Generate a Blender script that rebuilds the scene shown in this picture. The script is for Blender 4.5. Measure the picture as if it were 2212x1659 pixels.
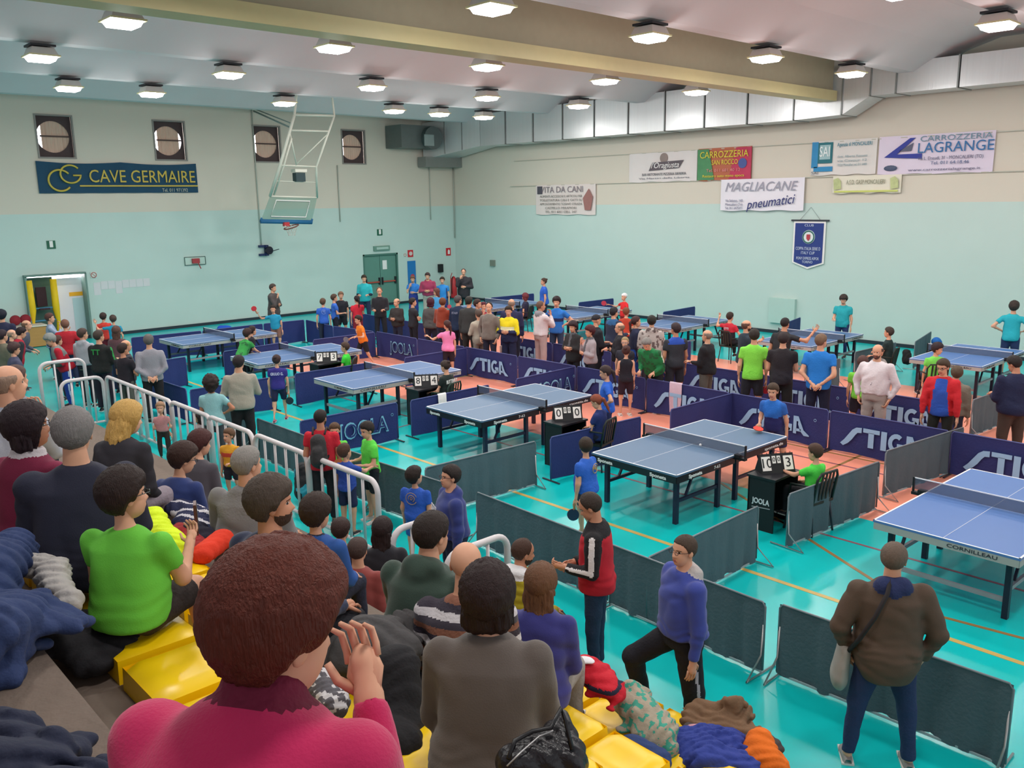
import bpy, bmesh, math, random, os
import numpy as np
from mathutils import Vector, Matrix
random.seed(7)
for o in list(bpy.data.objects): bpy.data.objects.remove(o)
SC=bpy.context.scene; COL=SC.collection
# ------------------------------------------------------------------ camera, world, exposure
CAM=np.array([-25.291,-30.922,4.353]); YAW,PIT,ROL,FOC=0.8231,-0.2087,-0.01433,1879.7
_f=np.array([math.cos(YAW)*math.cos(PIT),math.sin(YAW)*math.cos(PIT),math.sin(PIT)])
_r0=np.array([math.sin(YAW),-math.cos(YAW),0.]); _u0=np.cross(_r0,_f)
_r=_r0*math.cos(ROL)+_u0*math.sin(ROL); _u=-_r0*math.sin(ROL)+_u0*math.cos(ROL)
cam=bpy.data.objects.new('camera',bpy.data.cameras.new('camera')); COL.objects.link(cam)
cam.matrix_world=Matrix(((_r[0],_u[0],-_f[0],CAM[0]),(_r[1],_u[1],-_f[1],CAM[1]),(_r[2],_u[2],-_f[2],CAM[2]),(0,0,0,1)))
cam.data.sensor_width=36; cam.data.lens=FOC*36/2212; cam.data.clip_start=.05; cam.data.clip_end=200
SC.camera=cam
W=bpy.data.worlds.new('world'); SC.world=W; W.use_nodes=True
W.node_tree.nodes['Background'].inputs[0].default_value=(.93,.97,1,1)
W.node_tree.nodes['Background'].inputs[1].default_value=.62
SC.view_settings.view_transform='Standard'; SC.view_settings.look='None'; SC.view_settings.exposure=0.55; SC.view_settings.gamma=1
SC.view_settings.use_curve_mapping=False
LAMP_W=50
def ray(u,v): return _f+_r*((u-1106)/FOC)+_u*((829.5-v)/FOC)
def at(u,v,z=0.):                         # photo measurement -> point in the hall at height z
    d=ray(u,v); t=(z-CAM[2])/d[2]; return CAM+t*d
def aty(u,v,y):
    d=ray(u,v); t=(y-CAM[1])/d[1]; return CAM+t*d
def atx(u,v,x):
    d=ray(u,v); t=(x-CAM[0])/d[0]; return CAM+t*d
# ------------------------------------------------------------------ materials
def lin(h):
    if isinstance(h,str):
        c=[int(h[i:i+2],16)/255 for i in (0,2,4)]
    else: c=list(h)
    return tuple((x/12.92 if x<=.04045 else ((x+.055)/1.055)**2.4) for x in c)
_M={}
def mat(hexc,rough=.8,var=.10,scale=6.,bump=.0,bscale=60.,metal=0.,emit=0.,stretch=None,spec=.4,sheen=0.,key=None):
    k=(hexc,rough,var,scale,bump,bscale,metal,emit,stretch,spec,sheen)
    if k in _M: return _M[k]
    m=bpy.data.materials.new(key or ('m_'+str(hexc))); m.use_nodes=True; nt=m.node_tree; b=nt.nodes['Principled BSDF']
    c=lin(hexc); b.inputs['Roughness'].default_value=rough; b.inputs['Metallic'].default_value=metal
    b.inputs['Specular IOR Level'].default_value=spec
    if sheen: b.inputs['Sheen Weight'].default_value=sheen
    tc=nt.nodes.new('ShaderNodeTexCoord'); src=tc.outputs['Object']
    if stretch:
        mp=nt.nodes.new('ShaderNodeMapping'); mp.inputs['Scale'].default_value=stretch; nt.links.new(src,mp.inputs[0]); src=mp.outputs[0]
    n=nt.nodes.new('ShaderNodeTexNoise'); n.inputs['Scale'].default_value=scale; n.inputs['Detail'].default_value=3; nt.links.new(src,n.inputs['Vector'])
    mx=nt.nodes.new('ShaderNodeMix'); mx.data_type='RGBA'
    mx.inputs['A'].default_value=tuple(x*(1-var) for x in c)+(1,); mx.inputs['B'].default_value=tuple(min(1,x*(1+var)) for x in c)+(1,)
    nt.links.new(n.outputs['Fac'],mx.inputs['Factor']); nt.links.new(mx.outputs['Result'],b.inputs['Base Color'])
    if bump:
        n2=nt.nodes.new('ShaderNodeTexNoise'); n2.inputs['Scale'].default_value=bscale; n2.inputs['Detail'].default_value=2; nt.links.new(src,n2.inputs['Vector'])
        bp=nt.nodes.new('ShaderNodeBump'); bp.inputs['Strength'].default_value=bump; bp.inputs['Distance'].default_value=.02
        nt.links.new(n2.outputs['Fac'],bp.inputs['Height']); nt.links.new(bp.outputs['Normal'],b.inputs['Normal'])
    if emit:
        b.inputs['Emission Color'].default_value=c+(1,); b.inputs['Emission Strength'].default_value=emit
    _M[k]=m; return m
def posmix(m,axis,lo,hi,hexB,soft=.01):
    """second paint colour where the position on an axis lies between lo and hi"""
    nt=m.node_tree; b=nt.nodes['Principled BSDF']; old=b.inputs['Base Color'].links[0].from_socket
    g=nt.nodes.new('ShaderNodeNewGeometry'); s=nt.nodes.new('ShaderNodeSeparateXYZ'); nt.links.new(g.outputs['Position'],s.inputs[0])
    a=nt.nodes.new('ShaderNodeMath'); a.operation='GREATER_THAN'; a.inputs[1].default_value=lo; nt.links.new(s.outputs[axis],a.inputs[0])
    c=nt.nodes.new('ShaderNodeMath'); c.operation='LESS_THAN'; c.inputs[1].default_value=hi; nt.links.new(s.outputs[axis],c.inputs[0])
    k=nt.nodes.new('ShaderNodeMath'); k.operation='MULTIPLY'; nt.links.new(a.outputs[0],k.inputs[0]); nt.links.new(c.outputs[0],k.inputs[1])
    mx=nt.nodes.new('ShaderNodeMix'); mx.data_type='RGBA'; nt.links.new(k.outputs[0],mx.inputs['Factor']); nt.links.new(old,mx.inputs['A']); mx.inputs['B'].default_value=lin(hexB)+(1,)
    nt.links.new(mx.outputs['Result'],b.inputs['Base Color'])
# ------------------------------------------------------------------ object helpers
def tag(o,label,cat,group=None,kind=None):
    if label: o['label']=label
    if cat: o['category']=cat
    if group: o['group']=group
    if kind: o['kind']=kind
    return o
def empty(name,loc=(0,0,0),rz=0.,label=None,cat=None,group=None):
    o=bpy.data.objects.new(name,None); o.empty_display_size=.2; COL.objects.link(o); o.location=tuple(loc); o.rotation_euler=(0,0,rz)
    return tag(o,label,cat,group)
def link(name,me,parent=None,loc=None,rz=None):
    o=bpy.data.objects.new(name,me); COL.objects.link(o)
    if parent is not None: o.parent=parent
    if loc is not None: o.location=tuple(loc)
    if rz is not None: o.rotation_euler=(0,0,rz)
    return o
def mesh(V,F,mats,ids=None,smooth=False):
    me=bpy.data.meshes.new('m')
    V=np.asarray(V,dtype=np.float32)
    if isinstance(F,np.ndarray) and F.ndim==2:
        nf,k=F.shape; me.vertices.add(len(V)); me.vertices.foreach_set('co',V.ravel()); me.loops.add(nf*k); me.polygons.add(nf)
        me.loops.foreach_set('vertex_index',F.astype(np.int32).ravel()); me.polygons.foreach_set('loop_start',np.arange(0,nf*k,k,dtype=np.int32))
        me.polygons.foreach_set('loop_total',np.full(nf,k,dtype=np.int32)); me.update(calc_edges=True)
    else:
        me.from_pydata([tuple(map(float,v)) for v in V],[],[tuple(map(int,f)) for f in F]); me.update()
    for m in (mats if isinstance(mats,(list,tuple)) else [mats]): me.materials.append(m)
    if ids is not None: me.polygons.foreach_set('material_index',np.asarray(ids,dtype=np.int32))
    if smooth: me.polygons.foreach_set('use_smooth',np.ones(len(me.polygons),dtype=bool))
    return me
class G:
    """collects simple shapes into one mesh"""
    def __init__(s): s.V=[];s.F=[];s.I=[];s.S=[]
    def add(s,V,F,i=0,sm=False):
        n=len(s.V); s.V+=[tuple(v) for v in V]; s.F+=[tuple(a+n for a in f) for f in F]; s.I+=[i]*len(F); s.S+=[sm]*len(F); return s
    def box(s,c,d,rz=0,i=0,M=None):
        x,y,z=d[0]/2,d[1]/2,d[2]/2; V=[Vector((a*x,b*y,e*z)) for a in (-1,1) for b in (-1,1) for e in (-1,1)]
        R=M if M is not None else Matrix.Rotation(rz,3,'Z'); c=Vector(c)
        return s.add([R@v+c for v in V],[(0,1,3,2),(4,6,7,5),(0,4,5,1),(2,3,7,6),(0,2,6,4),(1,5,7,3)],i)
    def bar(s,a,b,w,h=None,i=0):
        """rectangular bar from a to b"""
        a=Vector(a);b=Vector(b);h=h or w;d=(b-a);L=d.length;d.normalize();up=Vector((0,0,1)) if abs(d.z)<.95 else Vector((0,1,0))
        x=d.cross(up).normalized();y=x.cross(d); M=Matrix((x,d,y)).transposed(); return s.box((a+b)/2,(w,L,h),M=M,i=i)
    def tube(s,pts,r,n=8,i=0,cap=True,closed=False):
        pts=[Vector(p) for p in pts]; m=len(pts); rr=r if isinstance(r,(list,tuple)) else [r]*m; V=[];F=[]
        t0=(pts[1]-pts[0]).normalized(); nx=t0.cross(Vector((0,0,1)) if abs(t0.z)<.9 else Vector((0,1,0))).normalized()
        for k,p in enumerate(pts):
            t=((pts[(k+1)%m]-pts[k-1]) if (closed or 0<k<m-1) else (pts[1]-pts[0] if k==0 else pts[-1]-pts[-2])).normalized()
            nx=(nx-t*nx.dot(t)).normalized(); ny=t.cross(nx)
            for j in range(n):
                a=2*math.pi*j/n; V.append(p+(nx*math.cos(a)+ny*math.sin(a))*rr[k])
        for k in range(m if closed else m-1):
            k2=(k+1)%m
            for j in range(n):
                j2=(j+1)%n; F.append((k*n+j,k*n+j2,k2*n+j2,k2*n+j))
        if cap and not closed: F.append(tuple(range(n))[::-1]); F.append(tuple((m-1)*n+j for j in range(n)))
        return s.add(V,F,i,True)
    def disc(s,c,r,h,n=16,i=0,axis='z'):
        c=Vector(c); R={'z':Matrix.Identity(3),'x':Matrix.Rotation(math.pi/2,3,'Y'),'y':Matrix.Rotation(math.pi/2,3,'X')}[axis]
        V=[R@Vector((r*math.cos(2*math.pi*j/n),r*math.sin(2*math.pi*j/n),q))+c for q in (-h/2,h/2) for j in range(n)]
        return s.add(V,[tuple(range(n))[::-1],tuple(range(n,2*n))]+[(j,(j+1)%n,n+(j+1)%n,n+j) for j in range(n)],i)
    def poly(s,pts,n,th,i=0):
        """extruded polygon (pts 3d, along n by th)"""
        n=Vector(n)*th; k=len(pts); V=[Vector(p) for p in pts]+[Vector(p)+n for p in pts]
        return s.add(V,[tuple(range(k))[::-1],tuple(range(k,2*k))]+[(j,(j+1)%k,k+(j+1)%k,k+j) for j in range(k)],i)
    def ell(s,c,r,n=10,m=7,i=0,M=None):
        V=[];F=[];c=Vector(c)
        for a in range(m+1):
            t=math.pi*a/m
            for b in range(n):
                p=2*math.pi*b/n; v=Vector((r[0]*math.sin(t)*math.cos(p),r[1]*math.sin(t)*math.sin(p),r[2]*math.cos(t))); V.append((M@v if M is not None else v)+c)
        for a in range(m):
            for b in range(n): F.append((a*n+b,(a+1)*n+b,(a+1)*n+(b+1)%n,a*n+(b+1)%n))
        return s.add(V,F,i,True)
    def me(s,mats):
        me=mesh(s.V,s.F,mats,s.I); me.polygons.foreach_set('use_smooth',s.S); return me
    def obj(s,name,mats,parent=None,loc=None,rz=None,kind=None,label=None,cat=None,group=None):
        o=link(name,s.me(mats),parent,loc,rz)
        if kind: o['kind']=kind
        return tag(o,label,cat,group)
def S(o): o['kind']='structure'; return o
def copyt(o,parent=None):
    c=o.copy(); COL.objects.link(c); c.parent=parent
    for ch in list(o.children): copyt(ch,c)
    return c
def text(s,parent,loc,rot,h,m,name='lettering',wid=None,align='CENTER',bold=0.,shear=0.,ext=.002):
    cu=bpy.data.curves.new('t','FONT'); cu.body=s; cu.size=h*1.38; cu.align_x=align; cu.align_y='CENTER'; cu.extrude=ext; cu.offset=bold; cu.shear=shear; cu.resolution_u=3
    cu.materials.append(m); o=bpy.data.objects.new(name,cu); COL.objects.link(o); o.parent=parent; o.location=tuple(loc); o.rotation_euler=rot
    if wid:
        n=max(1,len(s)); est=h*1.38*.62*n; o.scale=(wid/est,1,1)
    return o
# ------------------------------------------------------------------ palette
LIGHTBLUE=mat('93bde0',.6,.03); WHITE=mat('ece8e6',.6,.04); BLACK=mat('17171b',.55,.1); DARK=mat('24232a',.5,.1)
NAVY=mat('27306a',.75,.14,3,.25,30); GREYCLOTH=mat('50626a',.85,.12,3,.3,30); STEEL=mat('b5b2b2',.35,.05,metal=.7); DKSTEEL=mat('3a3a44',.45,.1,metal=.3)
PIPEW=mat('d9d2d4',.38,.05); YEL=mat('ffcf08',.33,.05,2,spec=.5); REDM=mat('c8202c',.6,.1)
_TXT=[]
def T(s,parent,loc,rot,h,m,wid=None,name='lettering',shear=0.,bold=0.,align='CENTER'):
    o=text(s,parent,loc,rot,h,m,name,None,align,bold,shear); _TXT.append((o,wid,h)); return o
RL=(math.pi/2,0,0)                          # text on the back wall (faces -y)
RR=(math.pi/2,0,-math.pi/2)                 # text on the right wall (faces -x)
# ------------------------------------------------------------------ floor
fl=mat('00bcbc',.26,.035,.6,.03,9,spec=.5,key='teal sport floor')
posmix(fl,0,-14.1,-5.12,'f0967c'); posmix(fl,1,-8.9,9,'00bcbe')
o=S(G().box((-15,-17,-.1),(34,38,.2)).obj('floor',fl))
LN={'trim_1':('c8a95e',[(-16.7,-.6,-16.7,-31)],.07),'trim_2':('8a5560',[(-15.0,-14.,-15.0,-31),(-16.6,-17.3,-13.9,-17.1),(-12.0,-22.2,-12.0,-25.6)],.045),
    'trim_3':('96713f',[(-14.1,-23.55,-16.3,-27.6),(-16.3,-27.6,-15.9,-30.5),(-10.6,-24.5,-14.1,-24.5),(-14.1,-24.5,-14.9,-24.6),(-11.45,-22.6,-11.45,-25.6)],.05)}
for n,(h,segs,w) in LN.items():
    g=G()
    for a,b,c,d in segs: g.bar((a,b,.0015),(c,d,.0015),w,.003)
    S(g.obj(n,mat(h,.35,.08)))
g=G(); ar=[(-12.2+2.6*math.cos(t),-16.8+2.6*math.sin(t),.002) for t in [math.radians(20+k*6) for k in range(16)]]
for a,b in zip(ar,ar[1:]): g.bar(a,b,.06,.004)
S(g.obj('trim_4',mat('6f7d5c',.35,.1)))
# ------------------------------------------------------------------ walls
def paintwall():
    m=mat('bfd2cc',.55,.03,1.2,.05,40,spec=.3,key='two tone wall paint'); 
    return m
wm=paintwall(); posmix(wm,2,4.12,20,'d3cabc')
def wall(name,ax,lo,hi,ztop,holes,th=.35):
    us=sorted({lo,hi}|{h[0] for h in holes}|{h[1] for h in holes}); zs=sorted({0,ztop}|{h[2] for h in holes}|{h[3] for h in holes})
    def P(u,z,d): return (u,d,z) if ax=='x' else (d,u,z)
    g=G()
    for a,b in zip(us,us[1:]):
        for c,d in zip(zs,zs[1:]):
            if any(h[0]<=a and b<=h[1] and h[2]<=c and d<=h[3] for h in holes): continue
            for dd in (0,th): g.add([P(a,c,dd),P(b,c,dd),P(b,d,dd),P(a,d,dd)],[(0,1,2,3)])
    for a,b,c,d in holes:
        for (p,q) in (((a,c),(b,c)),((b,c),(b,d)),((b,d),(a,d)),((a,d),(a,c))): g.add([P(*p,0),P(*q,0),P(*q,th),P(*p,th)],[(0,1,2,3)])
    return S(g.obj(name,wm))
WX=[-16.3,-12.62,-8.95,-5.15]
holes=[(x-.56,x+.56,5.84,7.2) for x in WX]+[(-17.72,-15.93,0,2.17),(-4.97,-3.2,0,2.2)]
wall('wall_back','x',-30,0,8.6,holes)
wall('wall_right','y',-36,0,8.6,[])
S(G().box((-15,-.03,.05),(29.6,.04,.1)).box((0-.03,-15,.05),(.04,29.6,.1)).obj('baseboard_back',mat('26303a',.5,.1)))
# windows: square recess, dark board with a round opening, curtain, crossbar, daylight pane
def ring(g,c,r,hw,hh,y,i=0,n=32,th=.03):
    sq=[];ci=[]
    for k in range(n):
        a=2*math.pi*(k+.5)/n; cx,sz=math.cos(a),math.sin(a); s=min(hw/abs(cx),hh/abs(sz)); sq.append((c[0]+cx*s,y,c[1]+sz*s)); ci.append((c[0]+r*cx,y,c[1]+r*sz))
    V=sq+ci+[(x,y+th,z) for x,_,z in ci]; F=[]
    for k in range(n): j=(k+1)%n; F+=[(k,j,n+j,n+k),(n+k,n+j,2*n+j,2*n+k)]
    g.add(V,F,i)
WINF=mat('8b8580',.5,.1); WBOARD=mat('4b3c3d',.7,.15); CURT=mat('d9b9a6',.9,.12,5,.4,12,stretch=(9,1,.6)); DAY=mat('f4f6ff',.5,0,emit=3.0)
for k,x in enumerate(WX):
    w=empty('window_%d'%(k+1),(x,0,6.52)); w['kind']='structure'
    g=G()
    for s in (-1,1): g.box((s*.545,.02,0),(.05,.1,1.36)); g.box((0,.02,s*.655),(1.04,.1,.05))
    g.obj('window_frame',WINF,w)
    g=G(); ring(g,(-.03,0),.49,.57,.69,.14); g.obj('board',WBOARD,w)
    g=G().poly([(-.54,.26,-.6),(.5,.26,-.6),(.5,.26,.6),(-.54,.26,.6)],(0,1,0),.01); g.obj('pane',DAY,w)
    n=30; V=[];F=[]
    lx,rx=-.36,(.39 if k==1 else .5)
    for q in range(n+1):
        xx=lx+(rx-lx)*q/n; yy=.2+.018*math.sin(q*1.7)+.01*math.sin(q*.6)
        V+=[(xx,yy,-.58),(xx,yy,.58)]
    for q in range(n): F.append((2*q,2*q+2,2*q+3,2*q+1))
    g=G().add(V,F,0,True); g.obj('curtain',CURT,w)
    G().box((.02,.165,.02),(.86,.03,.05)).obj('crossbar',mat('5b4640',.6,.1),w)
# ------------------------------------------------------------------ doors
d=empty('door_1',(-4.085,.05,0)); S(d)
DG=mat('5f8c80',.5,.05); DG2=mat('4c776c',.5,.05)
g=G(); 
for s in (-1,1): g.box((s*.85,0,1.1),(.07,.12,2.2))
g.box((0,0,2.17),(1.76,.12,.07)); g.obj('door_frame',DG2,d)
for s,nm in ((-1,'door_panel'),(1,'door_panel')):
    lf=G().box((s*.41,.05,1.07),(.8,.05,2.12)).obj(nm,DG,d)
    G().bar((s*.41-.3,-.03,1.02),(s*.41+.3,-.03,1.02),.05,.05).obj('push_bar',mat('b5483a',.4,.1),lf)
    G().box((s*.41-.33,.0,1.05),(.06,.07,.3)).box((s*.41+.33,0,1.05),(.06,.07,.3)).obj('bar_bracket',DARK,lf)
tag(G().box((-3.85,.06,1.72),(.22,.01,.38)).obj('paper_notice',WHITE),'white paper notice on the right leaf of the green exit door','notice')
S(G().box((-4.1,.6,1.2),(3,.05,2.6)).obj('trim_5',DARK))
# open doorway on the left with bright lobby behind it
g=G()
for x in (-17.72,-15.93): g.box((x,0,1.09),(.06,.4,2.18))
g.box((-16.83,0,2.19),(1.85,.4,.06)); fr=S(g.obj('door_2',mat('6d8a82',.5,.08)))
LW=mat('f3eaf0',.7,.02)
S(G().box((-16.4,1.75,1.3),(3.6,.1,2.6)).box((-18.1,.95,1.3),(.1,1.5,2.6)).box((-14.7,.95,1.3),(.1,1.5,2.6)).box((-16.4,.95,2.6),(3.6,1.6,.1)).box((-16.4,.95,-.05),(3.6,1.6,.1)).obj('trim_6',LW))
g=G().box((-.2,0,1.0),(.86,.04,2.0)); sd=g.obj('sliding_door_leaf',mat('efe9f2',.3,.02),None,(-16.15,.32,.03),label='white sliding door leaf with an orange band in the open doorway',cat='door')
G().box((.0,-.03,1.45),(.42,.01,.13)).obj('band',mat('ffb52a',.5,.05),sd); G().box((.05,-.03,.72),(.36,.01,1.2)).obj('glass_panel',mat('c7dfe6',.15,.02),sd)
al=bpy.data.lights.new('lobby_fill','AREA'); al.size=1.2; al.energy=150; lo=bpy.data.objects.new('lobby_fill',al); COL.objects.link(lo); lo.location=(-16.4,.9,2.5)  # unseen area light added to brighten the lobby and the white leaf
# referee stand with padded yellow posts inside the doorway
rs=empty('referee_stand',(-17.28,-.15,0),0,'tall referee chair between two yellow padded posts in the left doorway','referee chair')
YP=mat('e2bd12',.6,.12,4,.2,8)
for s in (-1,1):
    g=G().tube([(s*.36,0,0),(s*.36,0,.35),(s*.38,0,.7),(s*.35,0,1.1),(s*.36,0,2.05)],[.055,.08,.06,.11,.1],10); g.obj('padded_post',YP,rs)
g=G()
for z in (.35,.75,1.15): g.bar((-.36,0,z),(.36,0,z),.04)
g.obj('rung',mat('3f7fa0',.5,.1),rs)
G().box((0,.05,1.12),(.3,.3,.05)).box((0,.17,1.5),(.3,.06,.62)).obj('seat',mat('3b2429',.8,.1),rs)
G().box((0,0,1.05),(.86,.04,2.1)).obj('door_panel',mat('4f6f68',.6,.08),None,(-17.26,.3,0),label='dark green panel added behind the yellow padded posts',cat='door')  # plain panel added to darken the left half of the doorway
dk=empty('desk',(-18.1,-.45,0),0,'wooden desk with pale top edge left of the open doorway','desk')
G().box((0,0,.33),(1.3,.6,.62)).obj('desk_body',mat('b98a4e',.6,.12,3,stretch=(1,1,6)),dk); G().box((0,0,.665),(1.36,.66,.04)).obj('desk_top',mat('ddd2c4',.5,.05),dk)
for q,l in ((-.16,'left of two round maroon cushions on the wooden desk'),(.13,'right of two round maroon cushions on the wooden desk')): G().tube([(0,-.1,0),(0,-.02,0),(0,.05,0)],[.14,.165,.13],16).obj('cushion',mat('8a2430',.85,.1),None,(-18.05+q,-.35,.86),label=l,cat='cushion',group='maroon cushions')
# wall fittings
def onback(name,x,z,w,h,m,label,cat,dep=.02,group=None): return G().box((0,-dep/2,0),(w,dep,h)).obj(name,m,None,(x,-.002,z),label=label,cat=cat,group=group)
for x,z,l in ((-16.81,3.14,'white and green emergency sign above the open doorway'),(-4.08,3.09,'white and green emergency sign above the green double door')):
    s=onback('exit_sign',x,z,.26,.26,mat('1c5f48',.5,.05),l,'sign'); G().box((0,-.03,.02),(.1,.01,.2)).obj('pictogram',WHITE,s)
s=onback('emergency_lamp',-4.04,2.43,.8,.2,mat('6f9486',.4,.05),'long green emergency light box above the double door','light',.08); G().box((0,-.1,0),(.6,.04,.1)).obj('diffuser',mat('a9c4bb',.3,.05),s)
s=onback('sign_board',-2.53,2.13,.28,.3,REDM,'red fire notice with pale circle beside the green door','sign'); G().disc((0,-.03,0),.09,.01,16,axis='y').obj('pictogram',mat('d8c0bd',.5,.05),s)
s=onback('sign_board',-.42,2.1,.26,.34,REDM,'red fire extinguisher sign in the far corner','sign'); G().poly([(-.05,-.03,-.1),(.06,-.03,-.1),(.06,-.03,.05),(0,-.03,.11),(-.05,-.03,.04)],(0,-1,0),.01).obj('pictogram',WHITE,s)
s=onback('no_smoking_sign',-15.62,2.09,.2,.2,mat('c8d4cc',.5,.05),'small round prohibition sign beside the open doorway','sign'); G().tube([(.085*math.cos(a),-.025,.085*math.sin(a)) for a in [k*math.pi/8 for k in range(16)]],.011,5,closed=True).bar((-.06,-.025,.06),(.06,-.025,-.06),.016,.01).obj('ring',mat('b5504e',.5,.1),s)
s=onback('no_smoking_sign',-2.83,2.08,.14,.14,mat('c8d4cc',.5,.05),'tiny round prohibition sign left of the red fire notice','sign'); G().tube([(.055*math.cos(a),-.025,.055*math.sin(a)) for a in [k*math.pi/6 for k in range(12)]],.008,5,closed=True).obj('ring',mat('b5504e',.5,.1),s)
s=onback('blue_panel',-2.5,1.25,.42,1.12,mat('1f74b8',.5,.05),'tall blue notice panel with a red emblem right of the door','sign',.03); G().disc((.02,-.04,-.12),.11,.01,16,axis='y').obj('emblem',mat('c23a50',.5,.1),s)
onback('wall_speaker',-.95,1.4,.2,.36,BLACK,'small black box on the wall near the far corner','wall box',.16)
for k in range(8):
    x=-15.55+k*.235; low=(k in (0,3)); onback('paper_sheet',x,1.72-(.1 if low else 0),.22,.42 if low else .27,mat('d5d3d6',.8,.04),['first long paper sheet beside the doorway','second short sheet in the taped row','third short sheet in the taped row','long sheet hanging lower mid row','fifth sheet of the taped row','sixth sheet of the taped row','seventh sheet of the taped row','last sheet at the right end of the taped row'][k],'paper',.006,'paper sheets taped along the wall')
# mini basketball board and winch
s=onback('mini_hoop',-12.12,2.36,.78,.3,mat('bcd3c9',.4,.05),'small wall basketball board with a folded red rim','basketball hoop',.03)
g=G()
for z in (-.14,.14): g.bar((-.38,-.035,z),(.38,-.035,z),.02)
for x in (-.38,.38): g.bar((x,-.035,-.14),(x,-.035,.14),.02)
g.obj('board_edge',mat('3f5a55',.5,.1),s); G().box((0,-.09,0),(.26,.1,.17)).bar((.06,-.12,-.05),(.12,-.2,-.28),.025).obj('folded_rim',mat('a83b40',.5,.1),s)
s=empty('winch',(-9.35,-.1,2.6),0,'dark blue hand winch with crank on the wall under the basket frame','winch')
G().box((-.1,.05,.16),(.34,.1,.08)).box((-.1,.05,-.16),(.34,.1,.08)).box((.02,.02,0),(.12,.14,.4)).obj('bracket',mat('1f2f5c',.5,.1),s)
G().disc((.08,-.06,0),.15,.12,18,axis='y').obj('drum',mat('15182a',.4,.1),s); G().tube([(.1,-.14,-.05),(.4,-.16,.02),(.42,-.22,.03)],.015,6).obj('crank',DKSTEEL,s)
PIP=mat('aeb0a6',.5,.05)
for n,(x,y0,z0,z1),l in (('conduit',(-9.5,-.04,8.2,2.75),'thin cable conduit running down to the wall winch'),('conduit',(-5.98,-.04,5.8,3.58),'thin conduit below the rightmost round window'),('conduit',(-1.37,-.04,6.,3.54),'thin conduit hanging below the duct near the corner'),('conduit',(-.05,-.05,6.1,2.7),'thin conduit in the far corner of the hall')):
    G().tube([(x,y0,z0),(x,y0,(z0+z1)/2),(x,y0,z1)],.022,6).obj(n,PIP,label=l,cat='conduit')
# sponsor banner on the back wall
b=empty('banner',(-14.38,-.03,5.26),0,'long dark teal banner with gold lettering under the round windows','banner')
n=40; V=[];F=[]
for q in range(n+1):
    x=-2.6+5.2*q/n; sag=.06*abs(math.sin(q/n*math.pi*2))
    V+=[(x,-.02-.02*math.sin(q*.9),-.5),(x,-.02-.02*math.sin(q*.9),.5-sag)]
for q in range(n): F.append((2*q,2*q+2,2*q+3,2*q+1))
G().add(V,F,0,True).obj('banner_cloth',mat('1d4660',.8,.08,3,.15,20),b); GOLD=mat('cdb24c',.6,.1)
T('CAVE GERMAIRE',b,(.72,-.06,.02),RL,.42,GOLD,3.55); G().box((.6,-.06,-.27),(3.95,.01,.045)).obj('underline',GOLD,b); T('Tel. 011 971392',b,(1.75,-.06,-.42),RL,.12,mat('b9bcae',.6,.1),.9)
g=G(); g.tube([(-1.95+.33*math.cos(a)*1.05,-.06,-.1+.33*math.sin(a)) for a in [math.radians(40+k*10) for k in range(29)]],.035,5); g.tube([(-1.62+.28*math.cos(a)*1.1,-.07,.1+.28*math.sin(a)) for a in [math.radians(40+k*10) for k in range(31)]]+[(-1.3,-.07,.06),(-1.55,-.07,.06)],.033,5); g.obj('emblem',GOLD,b)
# ------------------------------------------------------------------ ceiling: wing beams running along x, one deep painted girder
CM=mat('cdc6c8',.8,.04,1,spec=.2)
prof=[]; yk=[-2.3,-6.85,-11.4,-15.85,-20.35,-24.9,-29.4,-33.9]
for y in yk:
    for dy,z in ((1.9,8.25),(1.1,8.02),(.45,7.66),(.18,7.50),(-.18,7.50),(-.45,7.66),(-1.1,8.02),(-1.9,8.25)): prof.append((y+dy,z))
prof=[(0.2,8.3)]+prof+[(-36,8.3)]
V=[];F=[]
for y,z in prof: V+=[(-30,y,z),(.1,y,z)]
for k in range(len(prof)-1): F.append((2*k,2*k+1,2*k+3,2*k+2))
S(G().add(V,F,0,False).obj('ceiling',CM))
gd=empty('girder',(0,-18.25,0),0,'deep cream girder with bottom flange crossing under the ceiling','beam')
G().box((-15.6,0,7.62),(28.8,.22,.86)).obj('girder_web',mat('a39880',.6,.06),gd); G().box((-15.6,0,7.07),(28.8,.5,.27)).obj('bottom_flange',mat('c6b788',.5,.05),gd)
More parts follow.
